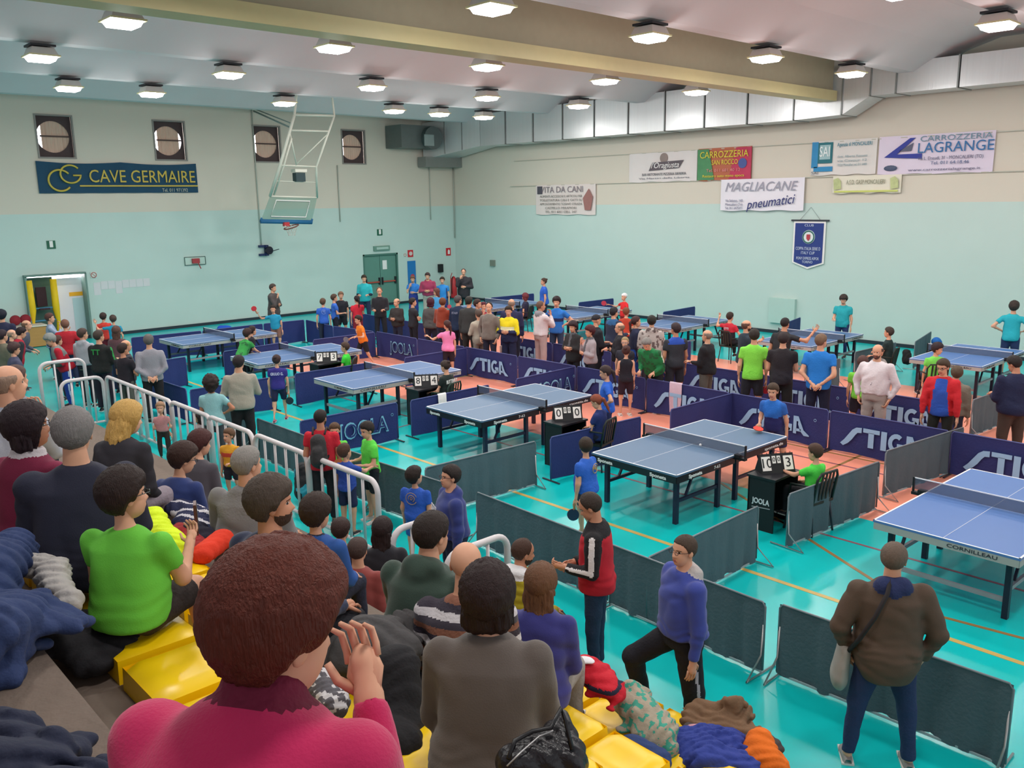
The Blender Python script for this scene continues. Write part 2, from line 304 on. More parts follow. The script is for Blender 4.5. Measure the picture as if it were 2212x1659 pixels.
# ------------------------------------------------------------------ ceiling lamps
HM=mat('cfc7c2',.4,.05,metal=.2); DIF=mat('ffffff',.4,0,emit=9.0); TRM=mat('d8cda0',.3,.05)
def lamp(x,y,lab):
    l=empty('ceiling_lamp',(x,y,7.22),0,lab,'ceiling lamp','ceiling lamps under the wing beams'); z=0
    g=G(); s,t=.2,.255
    V=[(-s,-s,.17),(s,-s,.17),(s,s,.17),(-s,s,.17),(-t,-t,.03),(t,-t,.03),(t,t,.03),(-t,t,.03)]
    g.add(V,[(0,1,2,3),(0,1,5,4),(1,2,6,5),(2,3,7,6),(3,0,4,7)]); hs=g.obj('housing',HM,l)
    G().box((0,0,.21),(.46,.46,.04)).obj('mounting_plate',DARK,l)
    g=G(); 
    for a in (-1,1): g.box((a*.27,0,.02),(.03,.57,.03)); g.box((0,a*.27,.02),(.51,.03,.03))
    g.obj('trim_ring',TRM,l)
    g=G(); V=[(-.25,-.25,.02),(.25,-.25,.02),(.25,.25,.02),(-.25,.25,.02),(-.2,-.2,-.075),(.2,-.2,-.075),(.2,.2,-.075),(-.2,.2,-.075)]
    g.add(V,[(4,5,6,7),(0,1,5,4),(1,2,6,5),(2,3,7,6),(3,0,4,7)]); g.obj('diffuser',DIF,l)
    a=bpy.data.lights.new('lamp','AREA'); a.size=.5; a.energy=LAMP_W; a.color=(1,.97,.93); a.spread=math.pi
    o=bpy.data.objects.new('lamp_light',a); COL.objects.link(o); o.parent=l; o.location=(0,0,-.1)
    a=bpy.data.lights.new('lamp_spill','POINT'); a.energy=LAMP_W*.42; a.shadow_soft_size=.2; a.color=(1,.98,.96); o=bpy.data.objects.new('lamp_spill',a); COL.objects.link(o); o.parent=l; o.location=(0,0,-.3)  # extra point light added below the diffuser to brighten the ceiling slopes
row={-6.85:'row nearest the back wall',-11.4:'second row from the back wall',-15.85:'row just behind the deep girder',-20.35:'row just in front of the deep girder',-24.9:'row nearest the stand'}
cn={-19.7:'leftmost',-17.85:'far left',-15.8:'left',-11.93:'middle',-8.:'right of middle',-6.14:'between right ones',-4.15:'rightmost, by the duct'}
for y in row:
    xs=[-17.85,-15.8,-11.93,-8.,-6.14,-4.15] if y==-6.85 else [-19.7,-15.8,-11.93,-8.,-4.15]
    if y==-20.35: xs=xs[1:]
    if y==-24.9: xs=[-11.93,-8.,-4.15]
    for x in xs: lamp(x,y,'square glowing lamp, %s, %s'%(cn[x],row[y]))
for x,y in ((-19.7,-20.35),(-19.7,-24.9),(-15.8,-24.9),(-19.7,-29.4),(-15.8,-29.4),(-23.6,-20.35),(-23.6,-24.9),(-23.6,-29.4),(-11.93,-29.4),(-8,-29.4),(-4.15,-29.4),(-23.6,-15.85),(-23.6,-11.4)):
    a=bpy.data.lights.new('lamp','AREA'); a.size=.5; a.energy=LAMP_W; a.color=(1,.97,.93); o=bpy.data.objects.new('lamp_light',a); COL.objects.link(o); o.location=(x,y,7.1)
# ------------------------------------------------------------------ ventilation duct along the right wall
ZN=mat('d6d7d8',.36,.06,3,.12,7,metal=.55,stretch=(1,6,.15)); ZD=mat('8f9290',.45,.08,metal=.6)
dt=empty('air_duct',(-.62,0,7.2),0,'large galvanised rectangular air duct along the right wall with seams','air duct')
ys=[-3.1-1.56*k for k in range(10)]
def seg(y0,y1,zb0,zt0,zb1,zt1,nm='duct_section'):
    V=[(-.46,y0,zb0),(.4,y0,zb0),(.4,y0,zt0),(-.46,y0,zt0),(-.46,y1,zb1),(.4,y1,zb1),(.4,y1,zt1),(-.46,y1,zt1)]
    V=[(x,y,z-7.2) for x,y,z in V]
    G().add(V,[(0,1,2,3),(4,5,6,7),(0,4,7,3),(1,5,6,2),(0,1,5,4),(3,2,6,7)]).obj(nm,ZN,dt)
    fy=y1; zz=(zb1+zt1)/2-7.2; hh=zt1-zb1
    g=G(); g.box((-.03,fy,zz+hh/2),(.96,.035,.035)); g.box((-.03,fy,zz-hh/2),(.96,.035,.035)); g.box((-.48,fy,zz),(.035,.035,hh)); g.obj('flange',ZD,dt)
for a,b in zip(ys,ys[1:]): seg(a-.02,b+.02,6.52,7.77,6.52,7.77)
seg(ys[-1],-18.6,6.52,7.77,6.56,7.77); seg(-18.62,-19.4,6.56,7.77,7.0,7.78); seg(-19.42,-20.1,7.0,7.78,7.0,7.78)
for a,b in zip([-20.1-1.6*k for k in range(6)],[-21.7-1.6*k for k in range(6)]): seg(a-.02,b+.02,7.0,7.78,7.0,7.78)
# turning section at the far corner and fan box on the back wall
V=[(-.46,-3.1,6.52),(.4,-3.1,6.52),(.4,-3.1,7.77),(-.46,-3.1,7.77),(-1.1,-.1,6.1),(.5,-.1,6.1),(.5,-.1,7.6),(-1.1,-.1,7.6)]
G().add([(x,y,z-7.2) for x,y,z in V],[(0,1,2,3),(4,5,6,7),(0,4,7,3),(1,5,6,2),(0,1,5,4),(3,2,6,7)]).obj('elbow_section',ZN,dt)
g=G()
for t in (.3,.6): g.box((-.46-.64*t-.02,-3.1+3*t,(-.4*t)),(.03,.03,1.35))
g.obj('seam',ZD,dt)
fb=empty('fan_box',(-2.5,-.6,6.95),0,'dark grey fan box with rounded outlet high on the back wall','fan box')
G().box((-.25,0,0),(1.7,1.1,.9)).obj('casing',mat('6b7270',.5,.1,metal=.4),fb); G().disc((.35,-.55,-.05),.46,.5,24,axis='y').obj('outlet_drum',mat('5c6463',.45,.1,metal=.4),fb); G().box((.1,-.82,-.15),(.5,.03,.45)).obj('outlet_plate',mat('8a9896',.4,.1,metal=.4),fb)
G().box((-.9,-.35,5.98),(2.2,.55,.42)).obj('duct_branch',ZD,label='low flat duct branch wrapping the far corner below the fan box',cat='air duct')
# ------------------------------------------------------------------ right wall: two cables, banners, pennant
for z,y0,l in ((5.9,-4.0,'upper banner rail on the right wall'),(4.89,-3.75,'lower banner rail on the right wall')): G().bar((-.03,y0,z),(-.03,-28,z),.025).obj('banner_rail',mat('b6b3a6',.5,.05),label=l,cat='rail')
G().box((-.05,-2.58,1.68),(.1,.26,.26)).obj('junction_box',mat('7d8478',.5,.05),label='small grey junction box low on the right wall near the corner',cat='wall box')
G().box((-.06,-16.5,.75),(.12,.9,.8)).obj('wall_cabinet',mat('b3ccc4',.5,.03),label='pale flush cabinet at the foot of the right wall',cat='cabinet')
def rb(y0,y1,z0,z1,hexc,label,nm='banner',x=-.05):
    e=empty(nm,(x,(y0+y1)/2,(z0+z1)/2),0,label,'banner'); w=abs(y1-y0);h=z1-z0; n=24; V=[];F=[]
    for q in range(n+1):
        yy=-w/2+w*q/n; xx=.012*math.sin(q*1.1); V+=[(xx,yy,-h/2-.015*math.sin(q*.7)),(xx,yy,h/2)]
    for q in range(n): F.append((2*q,2*q+2,2*q+3,2*q+1))
    G().add(V,F,0,True).obj('banner_cloth',mat(hexc,.75,.04,3),e); return e
# on the right wall +y is to the left of the photo: local text offset runs along -y
b=rb(-5.27,-8.5,3.75,4.9,'ddd0cc','white banner with a brown house print, lowest on the right wall'); BRN=mat('9c6b66',.7,.1); 
T('VITA DA CANI',b,(-.03,.15,.38),RR,.24,mat('8d7f86',.7,.05),2.3)
for k,s in enumerate(('ALIMENTI ACCESSORI E ARTICOLI PER','TOELETTATURA CANI E GATTI SU','APPUNTAMENTO TORINO STRADA','CASTELLO MIRAFIORI','TEL. 011 6051 CELL. 347')): T(s,b,(-.03,.2,.13-.15*k),RR,.09,mat('8f8580',.7,.05),2.3 if k<3 else 1.7)
G().poly([(-.04,-1.1,-.4),(-.04,-1.4,-.4),(-.04,-1.5,.1),(-.04,-1.3,.4),(-.04,-1.0,.05)],(-1,0,0),.01).obj('print_house',BRN,b); G().box((-.03,1.35,.38),(.01,.28,.3)).obj('print_dog',mat('4f4b55',.7,.1),b)
b=rb(-10.1,-13.05,4.9,5.9,'dcd4d2','white banner with a dark slanted restaurant logo, high on the right wall'); G().poly([(-.03,.55,-.12),(-.03,-.75,-.05),(-.03,-.95,.2),(-.03,.4,.16)],(-1,0,0),.01).obj('logo_plate',mat('5f565c',.7,.1),b); T("l'Oragiusta",b,(-.05,-.15,.05),RR,.2,WHITE,1.2,shear=.3)
G().disc((-.03,-.1,.3),.17,.01,16,axis='x').obj('logo_figure',mat('8e7d78',.7,.1),b); T('BAR RISTORANTE PIZZERIA BIRRERIA',b,(-.03,-.1,-.25),RR,.09,mat('54525c',.7,.1),1.9); T('Via Martiri della Liberta',b,(-.03,-.1,-.38),RR,.06,mat('7a7882',.7,.1),2.2)
b=rb(-13.08,-15.15,4.88,5.93,'b5674e','green, orange and red banner with yellow lettering'); YT=mat('d9c93f',.6,.1)
G().poly([(-.02,1.03,-.5),(-.02,.35,-.5),(-.02,.6,.5),(-.02,1.03,.5)],(-1,0,0),.005).obj('green_field',mat('4f8a5e',.7,.15),b); G().poly([(-.02,-1.03,-.5),(-.02,-1.03,.5),(-.02,-.45,.5),(-.02,-.2,-.5)],(-1,0,0),.005).obj('red_field',mat('b93a58',.7,.15),b)
T('CARROZZERIA',b,(-.05,0,.3),RR,.22,YT,1.85); T('SAN ROCCO',b,(-.05,-.05,.05),RR,.16,YT,1.0); T('Tel. 011 681 40 12',b,(-.05,0,-.2),RR,.1,mat('d98a8a',.7,.1),1.3); T('Restauro auto moto epoca',b,(-.05,0,-.38),RR,.09,YT,1.6); G().disc((-.04,-.72,.0),.16,.01,16,axis='x').obj('emblem',mat('4c5a94',.7,.1),b)
b=rb(-14.05,-17.05,3.9,4.9,'e6e0e8','white cloth banner with slanted grey and blue lettering',x=-.09); T('MAGLIACANE',b,(-.04,.05,.24),RR,.3,mat('9a97a6',.6,.05),2.6,shear=.3); 
T('pneumatici',b,(-.05,-.35,-.24),(math.radians(90),math.radians(-6),-math.pi/2),.3,mat('2b2f6e',.6,.05),1.75,shear=.35)
for k,s in enumerate(('Via Saluzzo, 160','Moncalieri (To)','Tel. 011 6475371')): T(s,b,(-.05,.95,-.18-.12*k),RR,.08,mat('6d6d8a',.6,.05),.65)
b=rb(-17.2,-19.22,4.94,5.94,'dcd6d2','white banner with a square teal logo at its left'); G().box((-.03,.88,.1),(.01,.2,.75)).box((-.03,.6,-.32),(.01,.6,.14)).obj('blue_field',mat('2f86b8',.6,.1),b); G().box((-.03,.55,.15),(.01,.46,.6)).obj('logo_square',mat('1f6a75',.6,.1),b); G().box((-.04,.55,.17),(.01,.34,.42)).obj('logo_inset',mat('9cbcc0',.6,.1),b); T('SAI',b,(-.06,.55,.17),RR,.3,mat('eef2f2',.6,.02),.32); T('Agenzia di MONCALIERI',b,(-.04,-.35,.36),RR,.11,mat('2f7f96',.6,.05),1.05)
for k,s in enumerate(('dott. Alberto Rossetti','via Cavour 12','10024 Moncalieri tel. 011 6405')): T(s,b,(-.04,-.3,.02-.12*k),RR,.07,mat('8fa3aa',.6,.05),.9)
T('SAI',b,(-.04,.85,-.43),RR,.09,mat('77777c',.6,.05),.22)
b=rb(-19.27,-22.35,4.9,5.95,'dccfe0','large pale pink banner with a blue triangle logo'); BL=mat('2f3a94',.6,.05)
G().poly([(-.03,1.35,-.05),(-.03,.65,.45),(-.03,.5,.45),(-.03,1.0,.02),(-.03,.3,.02),(-.03,.3,-.12)],(-1,0,0),.01).obj('triangle_logo',BL,b); G().poly([(-.03,.95,.1),(-.03,.55,.32),(-.03,.6,.1)],(-1,0,0),.01).obj('logo_wedge',mat('5a5c70',.6,.1),b)
T('CARROZZERIA',b,(-.04,-.55,.4),RR,.15,mat('6b8a9c',.6,.05),1.85); T('LAGRANGE',b,(-.04,-.55,.15),RR,.28,mat('2f6aa0',.6,.05),1.95); T('Via L. Einaudi, 31 - MONCALIERI (TO)',b,(-.04,-.45,-.12),RR,.09,mat('6a6480',.6,.05),1.7); T('Tel. 011 64.18.46',b,(-.04,-.45,-.25),RR,.09,mat('5f6a90',.6,.05),1.0); T('www.carrozzerialagrange.it',b,(-.04,-.3,-.42),RR,.07,mat('6a6480',.6,.05),1.9); G().ell((-.03,1.15,-.35),(.012,.2,.08)).obj('oval_badge',mat('4c5570',.5,.1),b)
b=rb(-17.95,-20.0,4.4,4.9,'e2dccb','narrow cream banner of a sports club with yellow edge under the large pink one',x=-.08); T('A.S.D. GASP MONCALIERI',b,(-.04,0,.06),RR,.13,mat('8f8c74',.6,.05),1.15); G().box((-.03,0,-.2),(.01,1.9,.05)).obj('yellow_edge',mat('c9cf72',.6,.05),b)
for s in (-1,1): G().poly([(-.04,s*.85-.12,-.12),(-.04,s*.85+.1,-.15),(-.04,s*.85+.13,.15),(-.04,s*.85,.2),(-.04,s*.85-.1,.1)],(-1,0,0),.01).obj('emblem',mat('b9c08a',.6,.3,9),b)
pn=empty('pennant',(-.04,-17.27,3.6),0,'navy pennant with white border and round club crest hanging on the right wall','pennant')
G().bar((0,.62,0),(0,-.62,0),.05).obj('hanging_bar',mat('33373f',.5,.1),pn)
G().poly([(0,.53,-.03),(0,-.53,-.03),(0,-.53,-1.3),(0,0,-1.48),(0,.53,-1.3)],(-1,0,0),.01).obj('border',WHITE,pn); G().poly([(-.015,.47,-.08),(-.015,-.47,-.08),(-.015,-.47,-1.27),(-.015,0,-1.42),(-.015,.47,-1.27)],(-1,0,0),.01).obj('field',mat('2b3d80',.7,.08),pn)
cr=G().disc((-.035,0,-.5),.21,.01,24,axis='x').obj('crest',mat('dfe6e6',.5,.02),pn); G().tube([(-.045,.18*math.cos(a),-.5+.18*math.sin(a)) for a in [k*math.pi/12 for k in range(24)]],.02,5,closed=True).obj('crest_ring',mat('1f6a62',.5,.1),cr); G().poly([(-.05,.06,-.42),(-.05,-.06,-.42),(-.05,-.06,-.55),(-.05,0,-.62),(-.05,.06,-.55)],(-1,0,0),.01).obj('crest_shield',mat('b33a46',.5,.1),cr)
LT=mat('c9d2e8',.6,.05); T('CLUB',pn,(-.04,0,-.15),RR,.07,LT,.3); T('COPPA ITALIA SERIE D',pn,(-.04,0,-.86),RR,.1,LT,.82); T('ITALY CUP',pn,(-.04,0,-.99),RR,.09,LT,.45); T('PONY EXPRESS ASPOR',pn,(-.04,0,-1.16),RR,.09,LT,.75); T('TORINO',pn,(-.04,0,-1.27),RR,.08,LT,.35)
G().tube([(0,.35,0),(.02,0,.4),(0,-.35,0)],.006,4).obj('hanging_cord',mat('8f9698',.6,.05),pn)
# ------------------------------------------------------------------ folded basketball frame
hp=empty('basketball_frame',(0,0,0),0,'white folding ceiling frame with glass backboard, orange rim and net','basketball hoop')
A=lambda u,v,y: Vector(aty(u,v,y)); WP=mat('d8d6c8',.4,.05)
hl,hr=A(636,248,-4.3),A(722,250,-4.3); tl,tr=A(645,212,-4.0),A(716,212,-4.0); ml,mr=A(605,357,-3.4),A(683,360,-3.4); bl,br=A(563,478,-2.6),A(673,480,-2.6); btl,btr=A(583,424,-2.75),A(685,427,-2.75)
tl.z=8.27;tr.z=8.27
g=G(); g.tube([tl,hl],.045,8).tube([tr,hr],.035,8).tube([hl,hr],.04,8).obj('ceiling_bracket',WP,hp)
g=G(); g.tube([hl,ml,btl],.05,8).tube([hr,mr,btr],.04,8).obj('side_arm',WP,hp)
g=G(); g.tube([hl.lerp(ml,.45)+Vector((.14,0,0)),ml+Vector((.14,0,0)),btl+Vector((.16,0,.05))],.035,6).tube([ml,mr],.03,6).tube([hl.lerp(ml,.3),hr.lerp(mr,.3)],.035,6).tube([hl.lerp(ml,.32),ml.lerp(mr,.45)],.02,6).tube([hr.lerp(mr,.35),ml.lerp(mr,.4)],.02,6).tube([ml.lerp(btl,.5),mr.lerp(btr,.5)],.015,6).obj('brace',WP,hp)
g=G(); g.tube([hl.lerp(ml,.25),A(548,240,-.1)],.03,6).tube([hl.lerp(ml,.25)+Vector((0,0,.15)),A(552,236,-.1)],.02,6).obj('stay',mat('7f8b86',.5,.1),hp)
c=A(646,383,-3.1); G().box(c,(.36,.25,.3)).obj('control_box',mat('243c40',.5,.1),hp); G().box(c+Vector((0,-.02,.22)),(.45,.32,.1)).obj('box_cover',WP,hp)
gl=bpy.data.materials.new('backboard glass'); gl.use_nodes=True; bb=gl.node_tree.nodes['Principled BSDF']; bb.inputs['Base Color'].default_value=(.16,.30,.24,1); bb.inputs['Roughness'].default_value=.08; bb.inputs['Alpha'].default_value=.62
G().add([bl,br,btr,btl],[(0,1,2,3)]).obj('backboard_glass',gl,hp)
g=G(); g.tube([btl,btr],.035,6).obj('top_edge',WP,hp); g=G(); g.tube([bl,bl.lerp(btl,.14)],.04,6).tube([bl,br],.085,6).tube([br,br.lerp(btr,.14)],.04,6).obj('edge_padding',mat('1f5f8a',.6,.1),hp)
g=G(); q=[bl.lerp(br,.15).lerp(btl.lerp(btr,.15),t) for t in (.2,.85)]+[bl.lerp(br,.85).lerp(btl.lerp(btr,.85),t) for t in (.85,.2)]; g.tube([p+Vector((0,-.03,0)) for p in q],.02,5,closed=True).obj('board_marking',WHITE,hp)
rc=A(629,487,-2.95); g=G(); g.tube([(rc.x+.25*math.cos(a),rc.y+.25*math.sin(a),rc.z-.05+.08*math.cos(a)) for a in [k*math.pi/12 for k in range(24)]],.022,6,closed=True); g.obj('rim',mat('6e3a30',.45,.1),hp)
G().box((rc.x-.05,rc.y+.26,rc.z+.04),(.2,.14,.14)).obj('rim_bracket',mat('b03038',.5,.1),hp)
g=G()
for k in range(12):
    for s in (-1,1):
        pts=[]
        for j in range(5):
            a=(k+s*j*.5)*math.pi/6; r=.22-.028*j; pts.append((rc.x+r*math.cos(a),rc.y+r*math.sin(a),rc.z-.09*j))
        g.tube(pts,.006,3,cap=False)
g.obj('net',mat('d8cfc6',.8,.05),hp)
# ------------------------------------------------------------------ tables
TT={'a':mat('56729f',.42,.03,4),'d':mat('56718f',.42,.03,4),'f':mat('5478b4',.42,.03,4)}
LINE=mat('e8e8ee',.5,.02); NET=bpy.data.materials.new('net mesh'); NET.use_nodes=True; nb=NET.node_tree.nodes['Principled BSDF']; nb.inputs['Base Color'].default_value=(.10,.12,.18,1); nb.inputs['Alpha'].default_value=.55
def table(x,y,a,kind,label,top='a'):
    t=empty('table_tennis_table',(x,y,0),a,label,'table','tournament tables in two rows')
    dark=kind=='dark'; AP=mat('1f2026',.4,.1) if dark else mat('a9a6a2',.5,.08); LG=mat('1d1b2e',.4,.1) if not dark else mat('22203a',.4,.1)
    for s in (-1,1):
        h=G().box((s*.687,0,.748),(1.366,1.525,.024)).obj('table_half',TT[top],t)
        g=G(); z=.7615
        for yy in (-.7525,.7525): g.box((s*.687,yy,z),(1.366,.02,.003))
        g.box((s*1.36,0,z),(.02,1.525,.003)); g.box((s*.687,0,z),(1.366,.004,.003)); g.obj('line',LINE,h)
        g=G(); hh=.1 if dark else .08
        for yy in (-.745,.745): g.box((s*.687,yy,.736-hh/2),(1.34,.025,hh))
        g.box((s*1.355,0,.736-hh/2),(.025,1.5,hh)); g.obj('apron',AP,h)
        for xx in (s*1.18,s*.22):
            for yy in (-.62,.62): G().box((xx,yy,.35),(.06,.06,.7)).obj('leg',LG,t)
        for yy in (-.62,.62):
            G().bar((s*1.15,yy,.32),(s*.25,yy,.32),.035,.045).obj('leg_rail',LG if dark else mat('8f8f92',.5,.1),t)
            G().bar((s*.75,yy*.97,.68),(s*.95,yy*.97,.34),.03,.03).obj('brace',LG,t)
        if not dark: G().bar((s*1.18,-.59,.2),(s*1.18,.59,.2),.03,.05).obj('cross_rail',mat('8f8f92',.5,.1),t)
    G().box((0,0,.838),(.004,1.8,.14)).obj('net',NET,t); G().box((0,0,.912),(.012,1.82,.012)).obj('net_tape',LINE,t)
    for s in (-1,1):
        p=G().box((0,s*.915,.83),(.03,.02,.18)).box((0,s*.84,.72),(.07,.17,.035)).box((0,s*.8,.75),(.09,.09,.05)).obj('net_post',BLACK,t)
    if dark:
        T('Sponeta',t,(-.95,-.76,.68),(math.pi/2,0,0),.05,WHITE,.3,bold=.002); T('7-63',t,(-.45,-.76,.68),(math.pi/2,0,0),.045,WHITE,.14); T('sponeta.de',t,(1.0,-.76,.68),(math.pi/2,0,0),.045,WHITE,.5)
        for yy in (.5,-.45): T('Sponeta',t,(-1.371,yy,.68),(math.pi/2,0,-math.pi/2),.05,WHITE,.28,bold=.002)
    else:
        T('CORNILLEAU',t,(-.9,-.76,.697),(math.pi/2,0,0),.045,DKSTEEL,.6); T('CORNILLEAU',t,(1.,-.76,.697),(math.pi/2,0,0),.045,DKSTEEL,.5); T('CORNILLEAU',t,(-1.371,-.3,.697),(math.pi/2,0,-math.pi/2),.04,DKSTEEL,.5)
    return t
for (x,y,a,k,top,l) in ((-14.95,-7.81,.018,'g','a','blue table with pale apron, farthest left in the near row'),(-14.88,-11.99,-.032,'g','a','blue table with pale apron where the orange-shirt boy plays'),(-14.85,-15.81,-.008,'g','a','blue table with pale apron beside the seated player-umpire in black'),
    (-14.77,-19.54,0,'dark','d','blue table with black apron and 0-0 scoreboard beside it'),(-14.87,-23.6,-.015,'dark','d','blue table with black apron and a white ball on top'),(-14.65,-27.66,-.02,'g','f','bright blue table cut by the right edge of the photo'),
    (-4.75,-8.3,0,'g','a','blue table in the far row nearest the corner'),(-4.4,-12.0,0,'g','a','blue far-row table in front of the woman in blue with a bun'),(-4.3,-15.7,0,'g','a','blue far-row table behind the boy in the red and black shirt'),(-4.45,-19.85,0,'g','a','blue far-row table with the tall boy in turquoise behind'),(-4.4,-23.7,0,'g','f','blue far-row table nearest the right edge')):
    table(x,y,a,'dark' if k=='dark' else 'g',l,top)
G().ell(at(1513,961,.79),(.02,.02,.02),12,8).obj('table_tennis_ball',WHITE,label='white ball bouncing on the table with the black apron',cat='ball')
# ------------------------------------------------------------------ court surrounds
def stiga(g,x0,z0,w,h,y,th=.004,i=0):
    """slab letters: a long wave, T, I, G, A"""
    def P(l): return [(x0+w*a,y,z0+h*b) for a,b in l]
    up=[(0,.0),(.05,.22),(.10,.52),(.15,.82),(.2,.97),(.27,1)]; dn=[(.27,.72),(.22,.70),(.19,.55),(.15,.28),(.10,.05),(.04,-.12)]
    for k in range(5): g.poly(P([up[k],up[k+1],dn[4-k],dn[5-k]]),(0,-1,0),th,i)
    g.poly(P([(.29,1),(.5,1),(.5,.78),(.29,.78)]),(0,-1,0),th,i); g.poly(P([(.36,.8),(.43,.8),(.43,0),(.36,0)]),(0,-1,0),th,i)
    g.poly(P([(.52,1),(.59,1),(.59,0),(.52,0)]),(0,-1,0),th,i)
    n=14; c=(.71,.5)
    for k in range(n):
        a0=math.radians(50+k*275/n); a1=math.radians(50+(k+1)*275/n)
        q=[(c[0]+.10*math.cos(a0),c[1]+.51*math.sin(a0)),(c[0]+.10*math.cos(a1),c[1]+.51*math.sin(a1)),(c[0]+.05*math.cos(a1),c[1]+.27*math.sin(a1)),(c[0]+.05*math.cos(a0),c[1]+.27*math.sin(a0))]
        g.poly(P(q),(0,-1,0),th,i)
    g.poly(P([(.72,.5),(.81,.5),(.81,.1),(.76,.1),(.76,.32),(.72,.32)]),(0,-1,0),th,i)
    g.poly(P([(.83,1),(.90,1),(.90,.72),(.875,.72),(.875,0),(.83,0)]),(0,-1,0),th,i); g.poly(P([(.90,1),(.92,.8),(.98,.25),(1.06,.0),(1.06,-.05),(.985,-.05),(.93,.2),(.90,.55)]),(0,-1,0),th,i); g.poly(P([(.87,.3),(.94,.3),(.94,.15),(.87,.15)]),(0,-1,0),th,i)
def barrier(p0,p1,kind,label,txt=None,group=None,flip=False):
    p0=Vector((p0[0],p0[1],0));p1=Vector((p1[0],p1[1],0)); L=(p1-p0).length; a=math.atan2(p1.y-p0.y,p1.x-p0.x); c=(p0+p1)/2
    e=empty('court_barrier',c,a,label,'barrier',group or ('dark grey court surrounds' if kind=='grey' else 'navy court surrounds'))
    amp=.022 if kind=='grey' else .006; n=44 if kind=='grey' else 20; H=.72; V=[];F=[];R=random.random()*9; lev=6
    for q in range(n+1):
        x=-L/2+.01+(L-.02)*q/n
        for k in range(lev):
            t=k/(lev-1); s=amp*(1-t*.85)*(math.sin(x*17+R)+.6*math.sin(x*31+R*2)+.3*math.sin(x*53+t*3)); sag=.012*math.sin(x*5+R) if k==0 else 0
            V.append((x,s,.03+sag+t*(H-.03)))
    for q in range(n):
        for k in range(lev-1): F.append((q*lev+k,(q+1)*lev+k,(q+1)*lev+k+1,q*lev+k+1))
    cl=G().add(V,F,0,True).obj('barrier_cloth',GREYCLOTH if kind=='grey' else NAVY,e)
    fm=STEEL if kind=='grey' else DKSTEEL
    G().tube([(-L/2+.01,0,.05),(-L/2+.01,0,H-.04),(-L/2+.04,0,H),(L/2-.04,0,H),(L/2-.01,0,H-.04),(L/2-.01,0,.05)],.011,6).obj('frame',mat('7b8288',.5,.1,metal=.3) if kind=='grey' else mat('4a5288',.6,.1),e)
    for s in (-1,1):
        x=s*(L/2-.02)
        if kind=='grey': g=G().tube([(x,0,.5),(x+s*.0,-.02,.2),(x,-.24,.015),(x,.24,.015)],.01,5)
        else: g=G().tube([(x,0,.3),(x,0,.012)],.008,5).bar((x,-.2,.012),(x,.2,.012),.03,.015)
        g.obj('foot',fm,e)
    if kind=='grey': G().bar((-L/2+.02,0,.03),(L/2-.02,0,.03),.012,.02).obj('hem',mat('9fb0b4',.7,.1),e)
    if txt:
        d=-1 if not flip else 1
        if txt=='STIGA':
            g=G(); stiga(g,-.76,.2,1.34,.32,-.035); 
            g.tube([(.76+.022*math.cos(t),-.037,.5+.022*math.sin(t)) for t in [k*math.pi/5 for k in range(10)]],.004,4,closed=True)
            o=g.obj('lettering',LIGHTBLUE,e)
        else:
            m=mat('7fb6cf',.6,.05); o=T('JOOLA',e,(.25,-.03,.36),(math.pi/2,0,0),.3,m,1.05,bold=.012); T('JOOLA',e,(.25,-.036,.36),(math.pi/2,0,0),.26,NAVY,.99)
            g=G(); g.tube([(.85+.025*math.cos(t),-.035,.52+.025*math.sin(t)) for t in [k*math.pi/5 for k in range(10)]],.004,4,closed=True); g.obj('mark',m,e)
    return e
# facing: local -y of the barrier looks towards the stands when it runs from +y to -y
def line(x,ys,kind,labs,txt,dx=0):
    for k,(a,b) in enumerate(zip(ys,ys[1:])): barrier((x,a-.01),(x,b+.01),kind,labs[k],txt[k])
ys=[-10.2,-12.15,-14.15,-16.1,-18.0,-19.95,-21.95,-23.95,-25.95,-27.95,-29.9]
labs=['navy barrier with pale lettering behind the orange-shirt boy','navy barrier with a light diagonal crease beside the pink-shirt girl','navy block-lettered barrier in full view right of the pink-shirt girl','navy block-lettered barrier half hidden, second right of the pink-shirt girl','navy block-lettered barrier behind the girl with hands on hips','navy block-lettered barrier carrying the pale towel','navy block-lettered barrier behind the boy with the red bat','navy block-lettered barrier left of the boy leaning in a red jacket','navy block-lettered barrier under the boy leaning in a red jacket','navy block-lettered barrier behind the rightmost table']
line(-11.35,ys,'navy',labs[:9]+labs[9:],['JOOLA',None,'STIGA','STIGA','STIGA','STIGA','STIGA','STIGA','STIGA','STIGA'])
ys2=[-13.4,-15.4,-17.4,-19.4,-21.4,-23.4,-25.4]
line(-9.45,ys2,'navy',['navy block-lettered barrier of the back aisle line, behind the yellow jacket man','navy block-lettered barrier of the back aisle line, by the women in grey','navy block-lettered barrier of the back aisle line, behind the green jacket','navy block-lettered barrier of the back aisle line, behind the bald man in black','navy block-lettered barrier of the back aisle line, behind the man in bright blue','navy block-lettered barrier of the back aisle line, right of the white hoodie'],['STIGA']*6)
